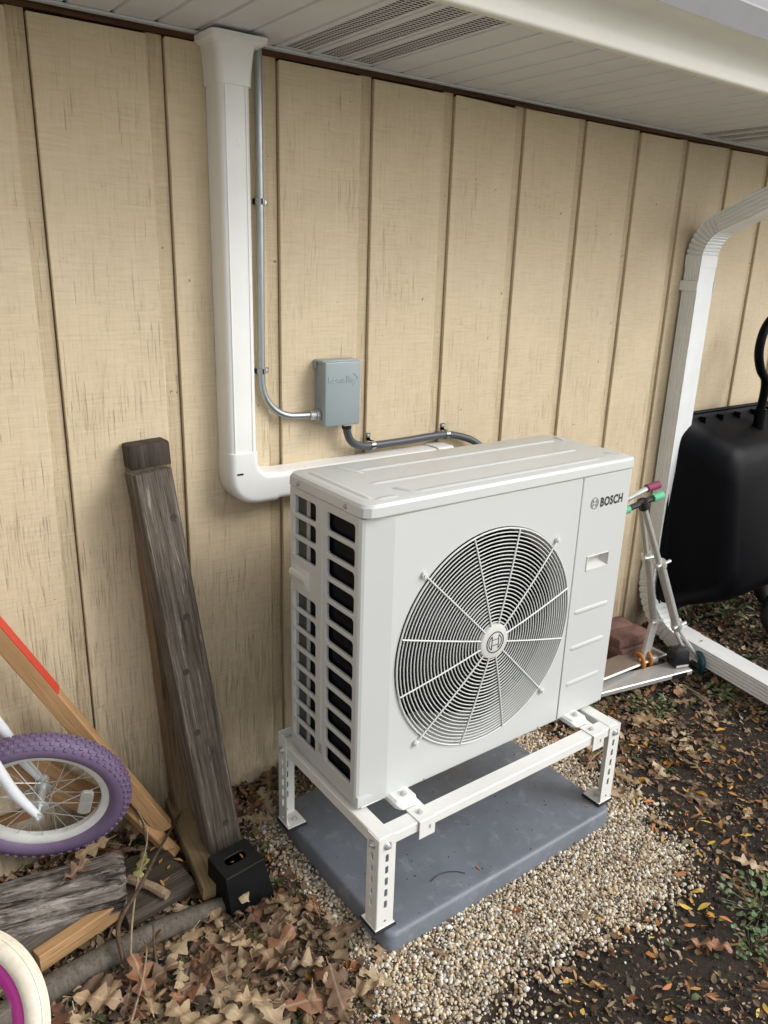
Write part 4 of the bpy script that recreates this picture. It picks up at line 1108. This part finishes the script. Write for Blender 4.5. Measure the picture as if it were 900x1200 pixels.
def build_cart():
    c = thing('garden_cart', 'black plastic garden cart tipped on its side against the wall with loop handle', 'garden cart', (2.6, .45, 0))
    # tray: opening to the wall, floor to the camera side
    def rr(x0, z0, x1, z1, r, y0, yt):
        return [(x, y0+(yt-y0)*(z-z0)/(z1-z0), z) for x, z in rrect(x0, z0, x1, z1, r, 7)]
    bm = BM()
    add_loft(bm, [rr(2.075, .16, 3.05, 1.085, .11, .545, .600), rr(2.092, .175, 3.03, 1.068, .105, .535, .590), rr(2.135, .22, 2.99, 1.02, .12, .42, .50), rr(2.17, .26, 2.96, .975, .13, .33, .41), rr(2.20, .30, 2.93, .94, .12, .29, .37), rr(2.24, .35, 2.89, .90, .10, .275, .355)])
    obj('tray', bm, 'cartblack', c, smooth=35)
    bm = BM(); p = rr(2.068, .153, 3.057, 1.092, .115, .548, .603)
    add_tube(bm, p, .009, 8, closed=True); obj('tray_rim', bm, 'cartblack', c, smooth=60)
    for k in range(6):
        x = 2.24+.14*k; bm = BM(); add_box(bm, (x-.003, .555, 1.045), (x+.003, .588, 1.078)); obj('rim_rib', bm, 'cartblack', c)
    bm = BM(); h = bezpts([(2.580, .50, 1.06), (2.575, .49, 1.16), (2.555, .485, 1.235), (2.485, .48, 1.29), (2.442, .478, 1.37), (2.455, .478, 1.46), (2.520, .478, 1.52), (2.600, .478, 1.50), (2.640, .478, 1.42), (2.645, .48, 1.33), (2.615, .485, 1.25), (2.595, .488, 1.17)], 6)
    add_tube(bm, h, .0195, 12); obj('loop_handle', bm, 'cartblack', c, smooth=60)
    bm = BM(); add_tube(bm, [(2.58, .49, .96), (2.58, .492, 1.10)], .026, 14); obj('handle_socket', bm, 'cartblack', c)
    for (x, y, z) in ((2.655, .20, .158), (2.98, .42, .158)):
        bm = BM(); add_torus(bm, .112, .040, 48, 12); w = obj('wheel', bm, 'rubber', c, frame((x, y, z), (-.55, -.80, .05)), smooth=180)
        bm = BM(); add_lathe(bm, [(.0005, .03), (.03, .03), (.04, .015), (.09, .012), (.10, .02)], 32); obj('wheel_hub', bm, 'cartblack', w, frame((x, y, z), (-.55, -.80, .05)))
    bm = BM(); add_tube(bm, [(2.665, .23, .158), (2.70, .36, .36)], .014, 10); add_tube(bm, [(2.98, .42, .155), (2.92, .40, .4)], .014, 10); obj('axle_frame', bm, 'cartblack', c)
build_cart()

# ---------------------------------------------------------------- ground cover
def in_pad(x, y, m=0): return PADX0-m < x < PADX1+m and PADY0-m < y < PADY1+m
def mesh_from_arrays(name, V, F, C, nv):
    """V (n,3) verts, F (m,nv) faces, C (n,3) tint per vertex"""
    me = bpy.data.meshes.new(name); me.vertices.add(len(V)); me.vertices.foreach_set('co', V.astype(np.float32).ravel())
    me.loops.add(F.size); me.loops.foreach_set('vertex_index', F.astype(np.int32).ravel())
    me.polygons.add(len(F)); me.polygons.foreach_set('loop_start', np.arange(0, F.size, nv, dtype=np.int32))
    at = me.color_attributes.new('tint', 'FLOAT_COLOR', 'POINT')
    at.data.foreach_set('color', np.concatenate([C, np.ones((len(C), 1))], 1).astype(np.float32).ravel())
    me.update(calc_edges=True); me.validate()
    me.polygons.foreach_set('use_smooth', np.ones(len(F), bool)); return me
def rot3(n):
    q = nrng.normal(size=(n, 4)); q /= np.linalg.norm(q, axis=1)[:, None]; w, x, y, z = q.T
    return np.stack([np.stack([1-2*(y*y+z*z), 2*(x*y-z*w), 2*(x*z+y*w)], -1), np.stack([2*(x*y+z*w), 1-2*(x*x+z*z), 2*(y*z-x*w)], -1), np.stack([2*(x*z-y*w), 2*(y*z+x*w), 1-2*(x*x+y*y)], -1)], 1)
def build_gravel():
    pts = []
    cell = .0069
    for i in range(int(1.9/cell)):
        for j in range(int(1.4/cell)):
            x = -.35+cell*i+rng.uniform(-.5, .5)*cell; y = -.70+cell*j+rng.uniform(-.5, .5)*cell
            if in_pad(x, y, -.004): continue
            mg = in_gravel(x, y)+noise.noise(Vector((x*7, y*7, 2)))*.07
            p = 1.0 if mg > .04 else max(0, (mg+.16)/.20)**2.4
            # thin out under the leaf heap at the left rear
            if rng.random() > p: continue
            pts.append((x, y, gh(x, y)+.003+rng.uniform(-.002, .006)))
    P = np.array(pts); n = len(P)
    t = bmesh.new(); bmesh.ops.create_icosphere(t, subdivisions=2, radius=1)
    bv = np.array([v.co[:] for v in t.verts]); bf = np.array([[v.index for v in f.verts] for f in t.faces]); t.free()
    sc = (.50+.95*nrng.random((n, 1))**1.6)*.0049*np.stack([nrng.uniform(.8, 1.35, n), nrng.uniform(.75, 1.15, n), nrng.uniform(.55, .95, n)], 1)
    lump = 1+.13*np.sin(bv[None, :, 0]*nrng.uniform(1, 3.2, (n, 1))+nrng.uniform(0, 6, (n, 1)))+.11*np.sin(bv[None, :, 1]*nrng.uniform(1.5, 3.6, (n, 1))+nrng.uniform(0, 6, (n, 1)))
    V = bv[None]*lump[:, :, None]*sc[:, None]
    V = np.einsum('nij,nvj->nvi', rot3(n), V)+P[:, None]
    pal = np.array([lin(h)[:3] for h in ('#d2c3a8', '#c4b296', '#dccfb8', '#b7a58a', '#a29078', '#cfbfa5', '#e0d7c6', '#93836f', '#c6b7a2', '#bfa687', '#e6e1d7', '#aba59c')])
    C = np.minimum(pal[nrng.integers(0, len(pal), n)]*nrng.uniform(.9, 1.2, (n, 1)), .8)
    F = (bf[None]+(np.arange(n)*len(bv))[:, None, None]).reshape(-1, 3)
    me = mesh_from_arrays('gravel', V.reshape(-1, 3), F, np.repeat(C, len(bv), 0), 3)
    o = link('gravel_bed', me, 'pebble', None, label='bed of pale tan pea gravel around the plastic pad', cat='gravel', kind='stuff')
    return n
NG = build_gravel()

# --- leaves
def oak_mesh(seed, curl=1.0):
    r = random.Random(seed); n = 30; L = 1.0; lob = r.choice((3, 4, 4))
    bm = BM(); uvl = bm.loops.layers.uv.new('uv'); rows = []; uv = {}
    ph = r.uniform(-.15, .15); asym = r.uniform(-.35, .35)
    c1, c2, tw = r.uniform(.6, 4.2)*curl*r.choice((1, 1, -1)), r.uniform(-1.1, 1.3)*curl, r.uniform(-1.0, 1.0)*curl
    bend = r.uniform(-.18, .18); fr = r.uniform(.0, .06)
    for i in range(n):
        t = i/(n-1)
        env = .30*math.sin(math.pi*min(1, (t*.93+.04)))**.65*(.55+.75*t if t < .62 else 1.015-.55*(t-.62))
        row = []
        for sd in (-1, 1):
            q = (t*lob+ph+asym*.25*sd) % 1.0
            lobe = .26+.74*((q/.62) if q < .62 else (1-(q-.62)/.38))**1.05
            if t < .10: w = .012+.02*t
            else: w = env*lobe*(1+r.uniform(-.10, .10))
            if i == n-1: w = .012
            fw = .055*lobe*(1 if t > .12 else 0)                      # lobes point forward
            row.append((sd*w, fw))
        def place(x, y):
            x2 = x+bend*(y-.5)**2
            z = c1*x*x+c2*.35*(y-.5)**2+tw*x*(y-.5)*.8+fr*math.sin(y*17+x*9)+noise.noise(Vector((x*5, y*5, seed*3.7)))*.10*curl+noise.noise(Vector((x*13, y*13, seed*1.7)))*.03*curl
            return (x2, y-.5, z)
        y = t*L
        l, rt = row
        pts = [(l[0], y+l[1]), (l[0]*.5, y+l[1]*.45), (0, y), (rt[0]*.5, y+rt[1]*.45), (rt[0], y+rt[1])]
        vs = []
        for x, yy in pts:
            v = bm.verts.new(place(x, yy)); uv[v] = (.5+x, yy); vs.append(v)
        rows.append(vs)
    for a, b in zip(rows, rows[1:]):
        for k in range(4): bm.faces.new((a[k], a[k+1], b[k+1], b[k]))
    # stalk
    s = [bm.verts.new((x, -.5-.16*k, .02*k*r.uniform(-1, 1))) for k in (0, 1) for x in (-.007, .007)]
    for v in s: uv[v] = (.5, 0)
    bm.faces.new((s[0], s[1], s[3], s[2]))
    for f in bm.faces:
        for lp in f.loops: lp[uvl].uv = uv[lp.vert]
    zmin = min(v.co.z for v in bm.verts)
    for v in bm.verts: v.co.z -= zmin
    return mesh_of(bm, 'oak_leaf', 70)
def leaflet_mesh(seed):
    r = random.Random(seed+99); bm = BM(); uvl = bm.loops.layers.uv.new('uv'); uv = {}; rows = []
    c1, c2 = r.uniform(.3, 2.6), r.uniform(-.8, 1.2); bd = r.uniform(-.3, .3)
    for i in range(7):
        t = i/6; w = .155*math.sin(math.pi*min(.985, max(.03, t)))**.8; vs = []
        for k in (-1, 0, 1):
            x = k*w+bd*(t-.5)**2; v = bm.verts.new((x, t-.5, c1*(k*w)**2+c2*.4*(t-.5)**2)); uv[v] = (.5+k*w, t); vs.append(v)
        rows.append(vs)
    for a, b in zip(rows, rows[1:]):
        for k in range(2): bm.faces.new((a[k], a[k+1], b[k+1], b[k]))
    for f in bm.faces:
        for lp in f.loops: lp[uvl].uv = uv[lp.vert]
    zmin = min(v.co.z for v in bm.verts)
    for v in bm.verts: v.co.z -= zmin
    return mesh_of(bm, 'leaflet', 70)
OAK = [oak_mesh(i, (.8, .35, .55, .2)[i % 4] if i < 10 else .32) for i in range(18)]
LFT = [leaflet_mesh(i) for i in range(8)]
for m in OAK: m.materials.append(M['oak'])
for m in LFT: m.materials.append(M['leaflet'])
GREENOAK = oak_mesh(41, .8); GREENOAK.materials.append(M['oak'])
def zone(x, y):
    if x < -.03:
        if y > .44: return 'by the wall behind the grey post' if x > -.33 else 'under the purple bicycle wheel'
        if x < -.58: return 'beside the cream tyre'
        if x < -.40: return 'below the dark damp board' if y > .06 else 'low between the cream tyre and the gravel'
        if x < -.22: return 'in front of the black bracket' if y > .06 else 'in the thick of the leaf heap'
        return 'between the black bracket and the pad' if y > .06 else 'at the gravel edge of the leaf heap'
    if y > .44: return 'between the pad and the house wall'
    if x > 1.45: return 'near the ground pipe' if y < .12 else 'below the scooter decks'
    if y > .05: return 'behind the front right stand leg'
    if x > 1.02: return 'right of the gravel bed' if y > -.3 else 'beside the green weed patch'
    if x > .70: return 'at the ragged right edge of the gravel' if y > -.42 else 'just left of the green weed patch'
    return 'on the soil below the gravel'
def put_leaf(name, me, p, size, tilt, label, cat, group=None, yaw=None, col=None):
    m = T(p) @ Matrix.Rotation(rng.uniform(0, 6.283) if yaw is None else yaw, 4, 'Z') @ Matrix.Rotation(R(rng.gauss(0, tilt)), 4, 'X') @ Matrix.Rotation(R(rng.gauss(0, tilt)), 4, 'Y')
    flip = rng.random() < .3
    if flip: m = m @ Matrix.Rotation(math.pi, 4, 'X')
    oak = name == 'oak_leaf'
    if col is None: col = rng.choices(list(OAKC)[:6], (20, 24, 18, 16, 12, 10))[0] if oak else rng.choices(list(LFC), (28, 20, 20, 14, 8, 10))[0]
    if '%' in label:                                     # say what this one looks like and where it lies
        sz = ('small ' if size < .085 else 'large ' if size > .118 else '') if oak else ('tiny ' if size < .026 else 'long ' if size > .036 else '')
        ev = 'upturned ' if flip else ''
        label = label.replace('%', sz+ev+col).replace('@', zone(p[0], p[1]))
    o = link(name, me, None, None, m @ Matrix.Scale(size, 4), label=label, cat=cat, group=group)
    c = lin((OAKC if oak else LFC)[col]); k = rng.uniform(.68, 1.06); o.color = (c[0]*k, c[1]*k*rng.uniform(.97, 1.03), c[2]*k, 1)
    return o
def build_oak_leaves():
    # the matted under-layer of the heap, too many to tell apart
    V, F, C = [], [], []; nv = 0
    for i in range(150):
        me = rng.choice(OAK); x, y = rng.uniform(-.80, -.08), rng.uniform(-.32, .24)
        if x+.9*y < -.98 or (y > .20 and x < -.55): continue
        m = T((x, y, gh(x, y)+.003+rng.random()*.018)) @ Matrix.Rotation(rng.uniform(0, 6.283), 4, 'Z') @ Matrix.Rotation(R(rng.gauss(0, 13)), 4, 'X') @ Matrix.Rotation(R(rng.gauss(0, 13)), 4, 'Y') @ Matrix.Scale(rng.uniform(.065, .13), 4)
        c = lin(OAKC[rng.choice(list(OAKC)[:6])]); q = rng.uniform(.55, .95)
        for v in me.vertices: V.append((m @ v.co)[:]); C.append((c[0]*q, c[1]*q, c[2]*q))
        for f in me.polygons: F.append([nv+j for j in f.vertices])
        nv += len(me.vertices)
    me = mesh_from_arrays('matted_leaves', np.array(V), np.array(F), np.array(C), 4)
    link('matted_leaves', me, 'litter', None, label='matted under layer of brown oak leaves in the leaf heap', cat='leaf litter', kind='stuff')
    # heap in the lower left
    lab = '% dry oak leaf @'
    k = 0
    while k < 152:
        x, y = rng.uniform(-.80, -.06), rng.uniform(-.32, .24)
        edge = -.10-.62*(x+.10)                              # heap thins towards the gravel on the right
        if x > -.13+rng.gauss(0, .03): continue
        if x+.9*y < -.98: continue
        if y > .20 and x < -.55: continue
        z = gh(x, y)+.006+rng.random()**1.3*.040
        put_leaf('oak_leaf', rng.choice(OAK[:10] if k % 3 else OAK), (x, y, z), rng.choice((rng.uniform(.055, .09), rng.uniform(.09, .145), rng.uniform(.09, .145))), 17, lab, 'leaf', 'oak leaves heaped below the wood scraps'); k += 1
    lab = '% drifted oak leaf @'
    for k in range(32):
        x, y = rng.uniform(-.14, .95), rng.uniform(.47, .63)
        if k < 20: x, y = rng.uniform(-.15, .12), rng.uniform(.46, .635)
        put_leaf('oak_leaf', rng.choice(OAK[:12]), (x, y, gh(x, y)+.008+rng.random()*.05), rng.uniform(.07, .12), 20, lab, 'leaf', 'oak leaves drifted along the wall')
    lab = '% crumpled oak leaf @'
    for k in range(24):
        x, y = rng.uniform(-.86, -.36), rng.uniform(.50, .64)
        put_leaf('oak_leaf', rng.choice(OAK[:12]), (x, y, gh(x, y)+.005+rng.random()*(.035+.10*max(0, y-.52)/.12)), rng.uniform(.06, .11), 24, lab, 'leaf', 'oak leaves drifted along the wall')
    lab = '% oak leaf lying on gravel @'
    for x, y in ((-.045, -.02), (-.075, .10), (-.05, .05), (-.09, .20), (-.02, -.12), (-.085, -.08), (-.11, .02), (-.06, -.18), (-.12, .12)):
        put_leaf('oak_leaf', rng.choice(OAK), (x+rng.gauss(0, .01), y, gh(x, y)+.012), rng.uniform(.075, .115), 12, lab, 'leaf', 'oak leaves on the gravel left of the pad')
    # named single ones on the right, then the scatter
    single = [((1.50, -.02), .135, 'pale pointed oak leaf lying just below the ground pipe'), ((1.28, -.08), .12, 'light tan oak leaf lying flat on the dark soil at the right edge'),
              ((1.02, -.05), .12, 'pale oak leaf beside the front right stand leg'), ((1.45, .16), .13, 'broad tan oak leaf below the scooter decks'),
              ((1.09, -.50), .10, 'pale torn oak leaf lying on black soil near the weed patch'), ((.72, -.60), .11, 'copper brown oak leaf on the soil below the gravel'),
              ((1.25, -.24), .13, 'large dull brown oak leaf at the right above the black soil'), ((1.72, .02), .12, 'star shaped tan oak leaf near the right edge of the soil')]
    for (x, y), s, l in single: put_leaf('oak_leaf', rng.choice(OAK[10:]), (x, y, gh(x, y)+.014), s, 6, l, 'leaf', 'oak leaves scattered on the right soil', None, 'reddish brown' if 'copper' in l else 'brown' if 'dull' in l else 'tan' if 'broad' in l or 'star' in l else 'pale tan')
    lab = '% oak leaf scattered @'
    k = 0
    while k < 70:
        x, y = rng.uniform(.95, 2.4), rng.uniform(-.55, .42)
        if in_gravel(x, y) > .02 or (x-.9)*.55-.62 > y+.25: continue
        if y < -.1 and rng.random() < .55: continue
        put_leaf('oak_leaf', rng.choice(OAK), (x, y, gh(x, y)+.006+rng.random()*.012), rng.uniform(.05, .105), 13, lab, 'leaf', 'oak leaves scattered on the right soil'); k += 1
    lab = '% crumpled leaf lying on the pale gravel in front of the pad'
    for x, y in ((.535, -.335), (.66, -.325), (.12, -.205), (.79, -.27)):
        put_leaf('oak_leaf', rng.choice(OAK[:10]), (x, y, gh(x, y)+.011), .055, 8, lab, 'leaf', 'brown leaves on the pale gravel')
    put_leaf('oak_leaf', GREENOAK, (-.425, .445, .070), .115, 8, 'yellow green oak leaf lying on the dark damp board', 'leaf', None, 2.6, 'yellow green')
    put_leaf('oak_leaf', OAK[3], (-.600, .405, .165), .10, 14, 'folded brown oak leaf caught on the silvered log under the purple tyre', 'leaf', None, None, 'brown')
    put_leaf('oak_leaf', OAK[5], (-.520, .455, .128), .085, 18, 'small curled oak leaf at the right end of the silvered log', 'leaf')
build_oak_leaves()
def build_leaflets():
    k = 0
    while k < 292:
        x, y = rng.uniform(.25, 1.75), rng.uniform(-.82, .30)
        mg = in_gravel(x, y)
        if mg > .03 and rng.random() < .93: continue
        if y > -.25+.15*x and rng.random() < .72: continue
        if x < .45 and y > -.45: continue
        col = rng.random()
        put_leaf('leaflet', rng.choice(LFT), (x, y, gh(x, y)+.007+rng.random()*.008), rng.uniform(.020, .043), 20,
                 '% narrow leaflet @', 'leaflet', 'autumn leaflets on the ground'); k += 1
    for x, y, l in ((.83, -.09, 'tiny orange leaflet lying on the pad beside the right leg'), (.36, -.09, 'orange leaflet lying on the front of the blue grey pad')):
        put_leaf('leaflet', LFT[0], (x, y, PADH+.001), .022, 3, l, 'leaflet', None, None, 'orange')
    for x, y, l in ((-.235, .255, 'orange leaflet in the bracket slot, left one'), (-.205, .262, 'orange leaflet in the bracket slot, right one')):
        put_leaf('leaflet', LFT[1], (x, y, .123), .021, 14, l, 'leaflet', None, None, 'orange')
    for i in range(10):
        x, y = rng.uniform(-.47, -.32), rng.uniform(.31, .50)
        put_leaf('leaflet', rng.choice(LFT), (x, y, .063), rng.uniform(.02, .03), 8, '% leaflet lying on the dark damp board', 'leaflet', 'leaflets on the dark board')
build_leaflets()
def build_litter():
    """uncountable scraps of leaf and bark on the soil"""
    V, F, C = [], [], []; nv = 0
    pal = [lin(h)[:3] for h in ('#7d654d', '#9a8064', '#5f4d40', '#8a7159', '#b0967a', '#4a3d33', '#6a543d', '#bda68a', '#77664a', '#94694a')]
    orange = [lin(h)[:3] for h in ('#a9652f', '#b9793a', '#9b5a31', '#c98f2e', '#8f6a42')]
    green = [lin(h)[:3] for h in ('#4c5a33', '#5f6a3d', '#3d4a2c', '#6d7448')]
    def scrap(x, y, z, s, col, asp):
        nonlocal nv
        a = rng.uniform(0, 6.283); t1, t2 = R(rng.gauss(0, 20)), R(rng.gauss(0, 20)); cu = rng.uniform(-.5, .9)
        m = Matrix.Rotation(a, 3, 'Z') @ Matrix.Rotation(t1, 3, 'X') @ Matrix.Rotation(t2, 3, 'Y')
        pts = []
        for i, t in enumerate((0, .3, .68, 1)):
            w = (rng.uniform(.05, .5), 1, rng.uniform(.5, 1.1), rng.uniform(.05, .4))[i]*asp*rng.uniform(.6, 1.3)
            for k in (-1, 0, 1): pts.append(Vector((k*w, t-.5, cu*(t-.5)**2+abs(k)*w*rng.uniform(-.3, .9))))
        for p in pts:
            q = m @ p*s; V.append((x+q.x, y+q.y, z+q.z)); C.append(col)
        for i in range(3):
            for k in range(2): F.append((nv+i*3+k, nv+i*3+k+1, nv+i*3+k+4, nv+i*3+k+3))
        nv += 12
    cnt = 0
    while cnt < 34000:
        x, y = rng.uniform(-.95, 3.3), rng.uniform(-1.0, .66)
        if in_pad(x, y, .0): continue
        if x < -.1 and rng.random() < .3: pass
        mg = in_gravel(x, y)
        if mg > .02 and rng.random() < .965: continue
        if cnt % 9 == 0: x, y = rng.uniform(-.78, -.06), rng.uniform(-.34, .26)
        dens = .62+.5*noise.noise(Vector((x*3.2, y*3.2, 4)))*1.6
        up = max(0, min(1, (y+.32-.1*(x-1))/.4))             # denser towards the wall side
        if rng.random() > max(.10, dens)*(.62+.38*up) and x > -.06: continue
        u = rng.random()
        col = rng.choice(pal) if u < .82 else (rng.choice(orange) if u < .91-.04*up else rng.choice(green))
        k = rng.uniform(.5, 1.2); col = tuple(c*k for c in col)
        scrap(x, y, gh(x, y)+.002+rng.random()*.010, (rng.uniform(.007, .022) if rng.random() < .72-.2*up else rng.uniform(.022, .046))*(.62+.38*up), col, rng.uniform(.12, .40)); cnt += 1
    me = mesh_from_arrays('litter', np.array(V), np.array(F), np.array(C), 4)
    link('leaf_litter', me, 'litter', None, label='fine litter of broken leaf scraps covering the dark soil', cat='leaf litter', kind='stuff')
    # soil crumbs and grit
    n = 7000; pts = []
    while len(pts) < n:
        x, y = rng.uniform(-.9, 3.2), rng.uniform(-1.0, .62)
        if in_pad(x, y) or in_gravel(x, y) > .02: continue
        pts.append((x, y, gh(x, y)+.001))
    for _ in range(150):                                  # grit blown onto the pad
        x, y = rng.uniform(PADX0+.01, PADX1-.01), rng.uniform(PADY0+.01, PADY1-.01)
        pts.append((x, y, PADH+.0005))
    n0 = n; n = len(pts)
    P = np.array(pts)
    t = bmesh.new(); bmesh.ops.create_icosphere(t, subdivisions=1, radius=1); bv = np.array([v.co[:] for v in t.verts]); bf = np.array([[v.index for v in f.verts] for f in t.faces]); t.free()
    sc = nrng.gamma(2.0, .0016, (n, 1))+.0012; sc[n0:] = np.minimum(sc[n0:]*.35, .0022)
    V = np.einsum('nij,nvj->nvi', rot3(n), bv[None]*(1+nrng.uniform(-.3, .3, (n, len(bv), 1)))*(sc*nrng.uniform(.6, 1.3, (n, 3)))[:, None])+P[:, None]
    pal2 = np.array([lin(h)[:3] for h in ('#2b241e', '#3b3129', '#241e19', '#4a3e33', '#5e5044', '#8d8172')]); w = nrng.choice(6, n, p=[.27, .25, .22, .14, .08, .04])
    F2 = (bf[None]+(np.arange(n)*len(bv))[:, None, None]).reshape(-1, 3)
    me = mesh_from_arrays('crumbs', V.reshape(-1, 3), F2, np.repeat(pal2[w], len(bv), 0), 3)
    link('soil_crumbs', me, 'litter', None, label='loose crumbs of dark soil and grit on the ground', cat='soil', kind='stuff')
build_litter()
def build_weeds():
    greens = [lin(h)[:3] for h in ('#54683f', '#62764a', '#475a37', '#718453', '#667a57')]
    def weed(x, y, rad, nl, size, label, upright=.3, narrow=.8, tintk=1.0):
        t = thing('weed_plant', label, 'weed', (x, y, gh(x, y)))
        r2 = random.Random(int(x*997+y*331)); nv = 0; stems = BM()
        for i in range(nl):
            a = r2.uniform(0, 6.283); d = rad*math.sqrt(r2.random()); px, py = x+d*math.cos(a), y+d*math.sin(a); z = gh(px, py)+.008+r2.random()*upright*.05
            s = size*r2.uniform(.6, 1.2); col = [c*tintk*r2.uniform(.8, 1.2) for c in r2.choice(greens)]
            m = T((px, py, z)) @ Matrix.Rotation(a-math.pi/2+r2.gauss(0, .6), 4, 'Z') @ Matrix.Rotation(R(r2.gauss(18*upright, 16)), 4, 'X') @ Matrix.Rotation(R(r2.gauss(0, 16)), 4, 'Y')
            bm = BM(); rows = []
            for q in range(6):
                u = q/5; w = narrow*.5*math.sin(math.pi*min(.96, max(.06, u)))**.6
                rows.append([bm.verts.new((k*w*s, u*s, s*(.25*(k*w)**2*2-.35*(u-.3)**2))) for k in (-1, 0, 1)])
            for A, B in zip(rows, rows[1:]):
                for k in range(2): bm.faces.new((A[k], A[k+1], B[k+1], B[k]))
            me = mesh_of(bm, 'weed_leaf', 70); at = me.color_attributes.new('tint', 'FLOAT_COLOR', 'POINT')
            for e in at.data: e.color = (*col, 1)
            link('leaf', me, 'weed', t, m)
            if i % 2 == 0: add_tube(stems, [(x+.1*(px-x), y+.1*(py-y), gh(x, y)), (px, py, z)], .0012, 5)
        me = mesh_of(stems, 'stems', 60); at = me.color_attributes.new('tint', 'FLOAT_COLOR', 'POINT')
        for e in at.data: e.color = (.10, .11, .05, 1)
        link('stem', me, 'weed', t)
    weed(.985, -.60, .12, 120, .017, 'low patch of round leaved green weeds at the lower right corner')
    weed(.83, -.655, .06, 50, .014, 'small tuft of green weeds left of the larger weed patch')
    weed(1.62, .22, .09, 60, .016, 'creeping green weeds below the silver scooter deck')
    weed(1.95, .12, .06, 24, .026, 'green weed sprouting beside the ground pipe')
    weed(2.25, -.02, .07, 24, .026, 'bright green weed at the right edge below the ground pipe', tintk=1.3)
    weed(2.62, .50, .09, 30, .055, 'leafy green seedling growing under the garden cart', 1.4, .45)
    weed(2.40, .57, .06, 14, .06, 'spiky green sprout under the left side of the garden cart', 1.6, .3)
    weed(1.95, .63, .06, 18, .035, 'dark green weed growing behind the brick stack')
    weed(-.59, -.03, .02, 7, .03, 'tiny green sprout among the leaves near the cream tyre')
    for lab, pts, r in (('thin dry stem lying across the litter below the scooter wheel', [(1.83, .22, .02), (1.80, .10, .022), (1.70, -.02, .02)], .0035),
                        ('pale dry stem poking out beside the right stand leg', [(.99, .05, .02), (1.06, .08, .04), (1.16, .10, .035)], .003),
                        ('dark bent stem lying on the front of the pad', [(.215, -.055, PADH+.003), (.25, -.05, PADH+.006), (.29, -.062, PADH+.004), (.315, -.085, PADH+.002)], .0012)):
        bm = BM(); q = bezpts(pts, 5); add_tube(bm, q, r, 6); obj('twig', bm, 'palestick' if 'dark' not in lab else 'stick', None, smooth=60, label=lab, cat='twig')
build_weeds()
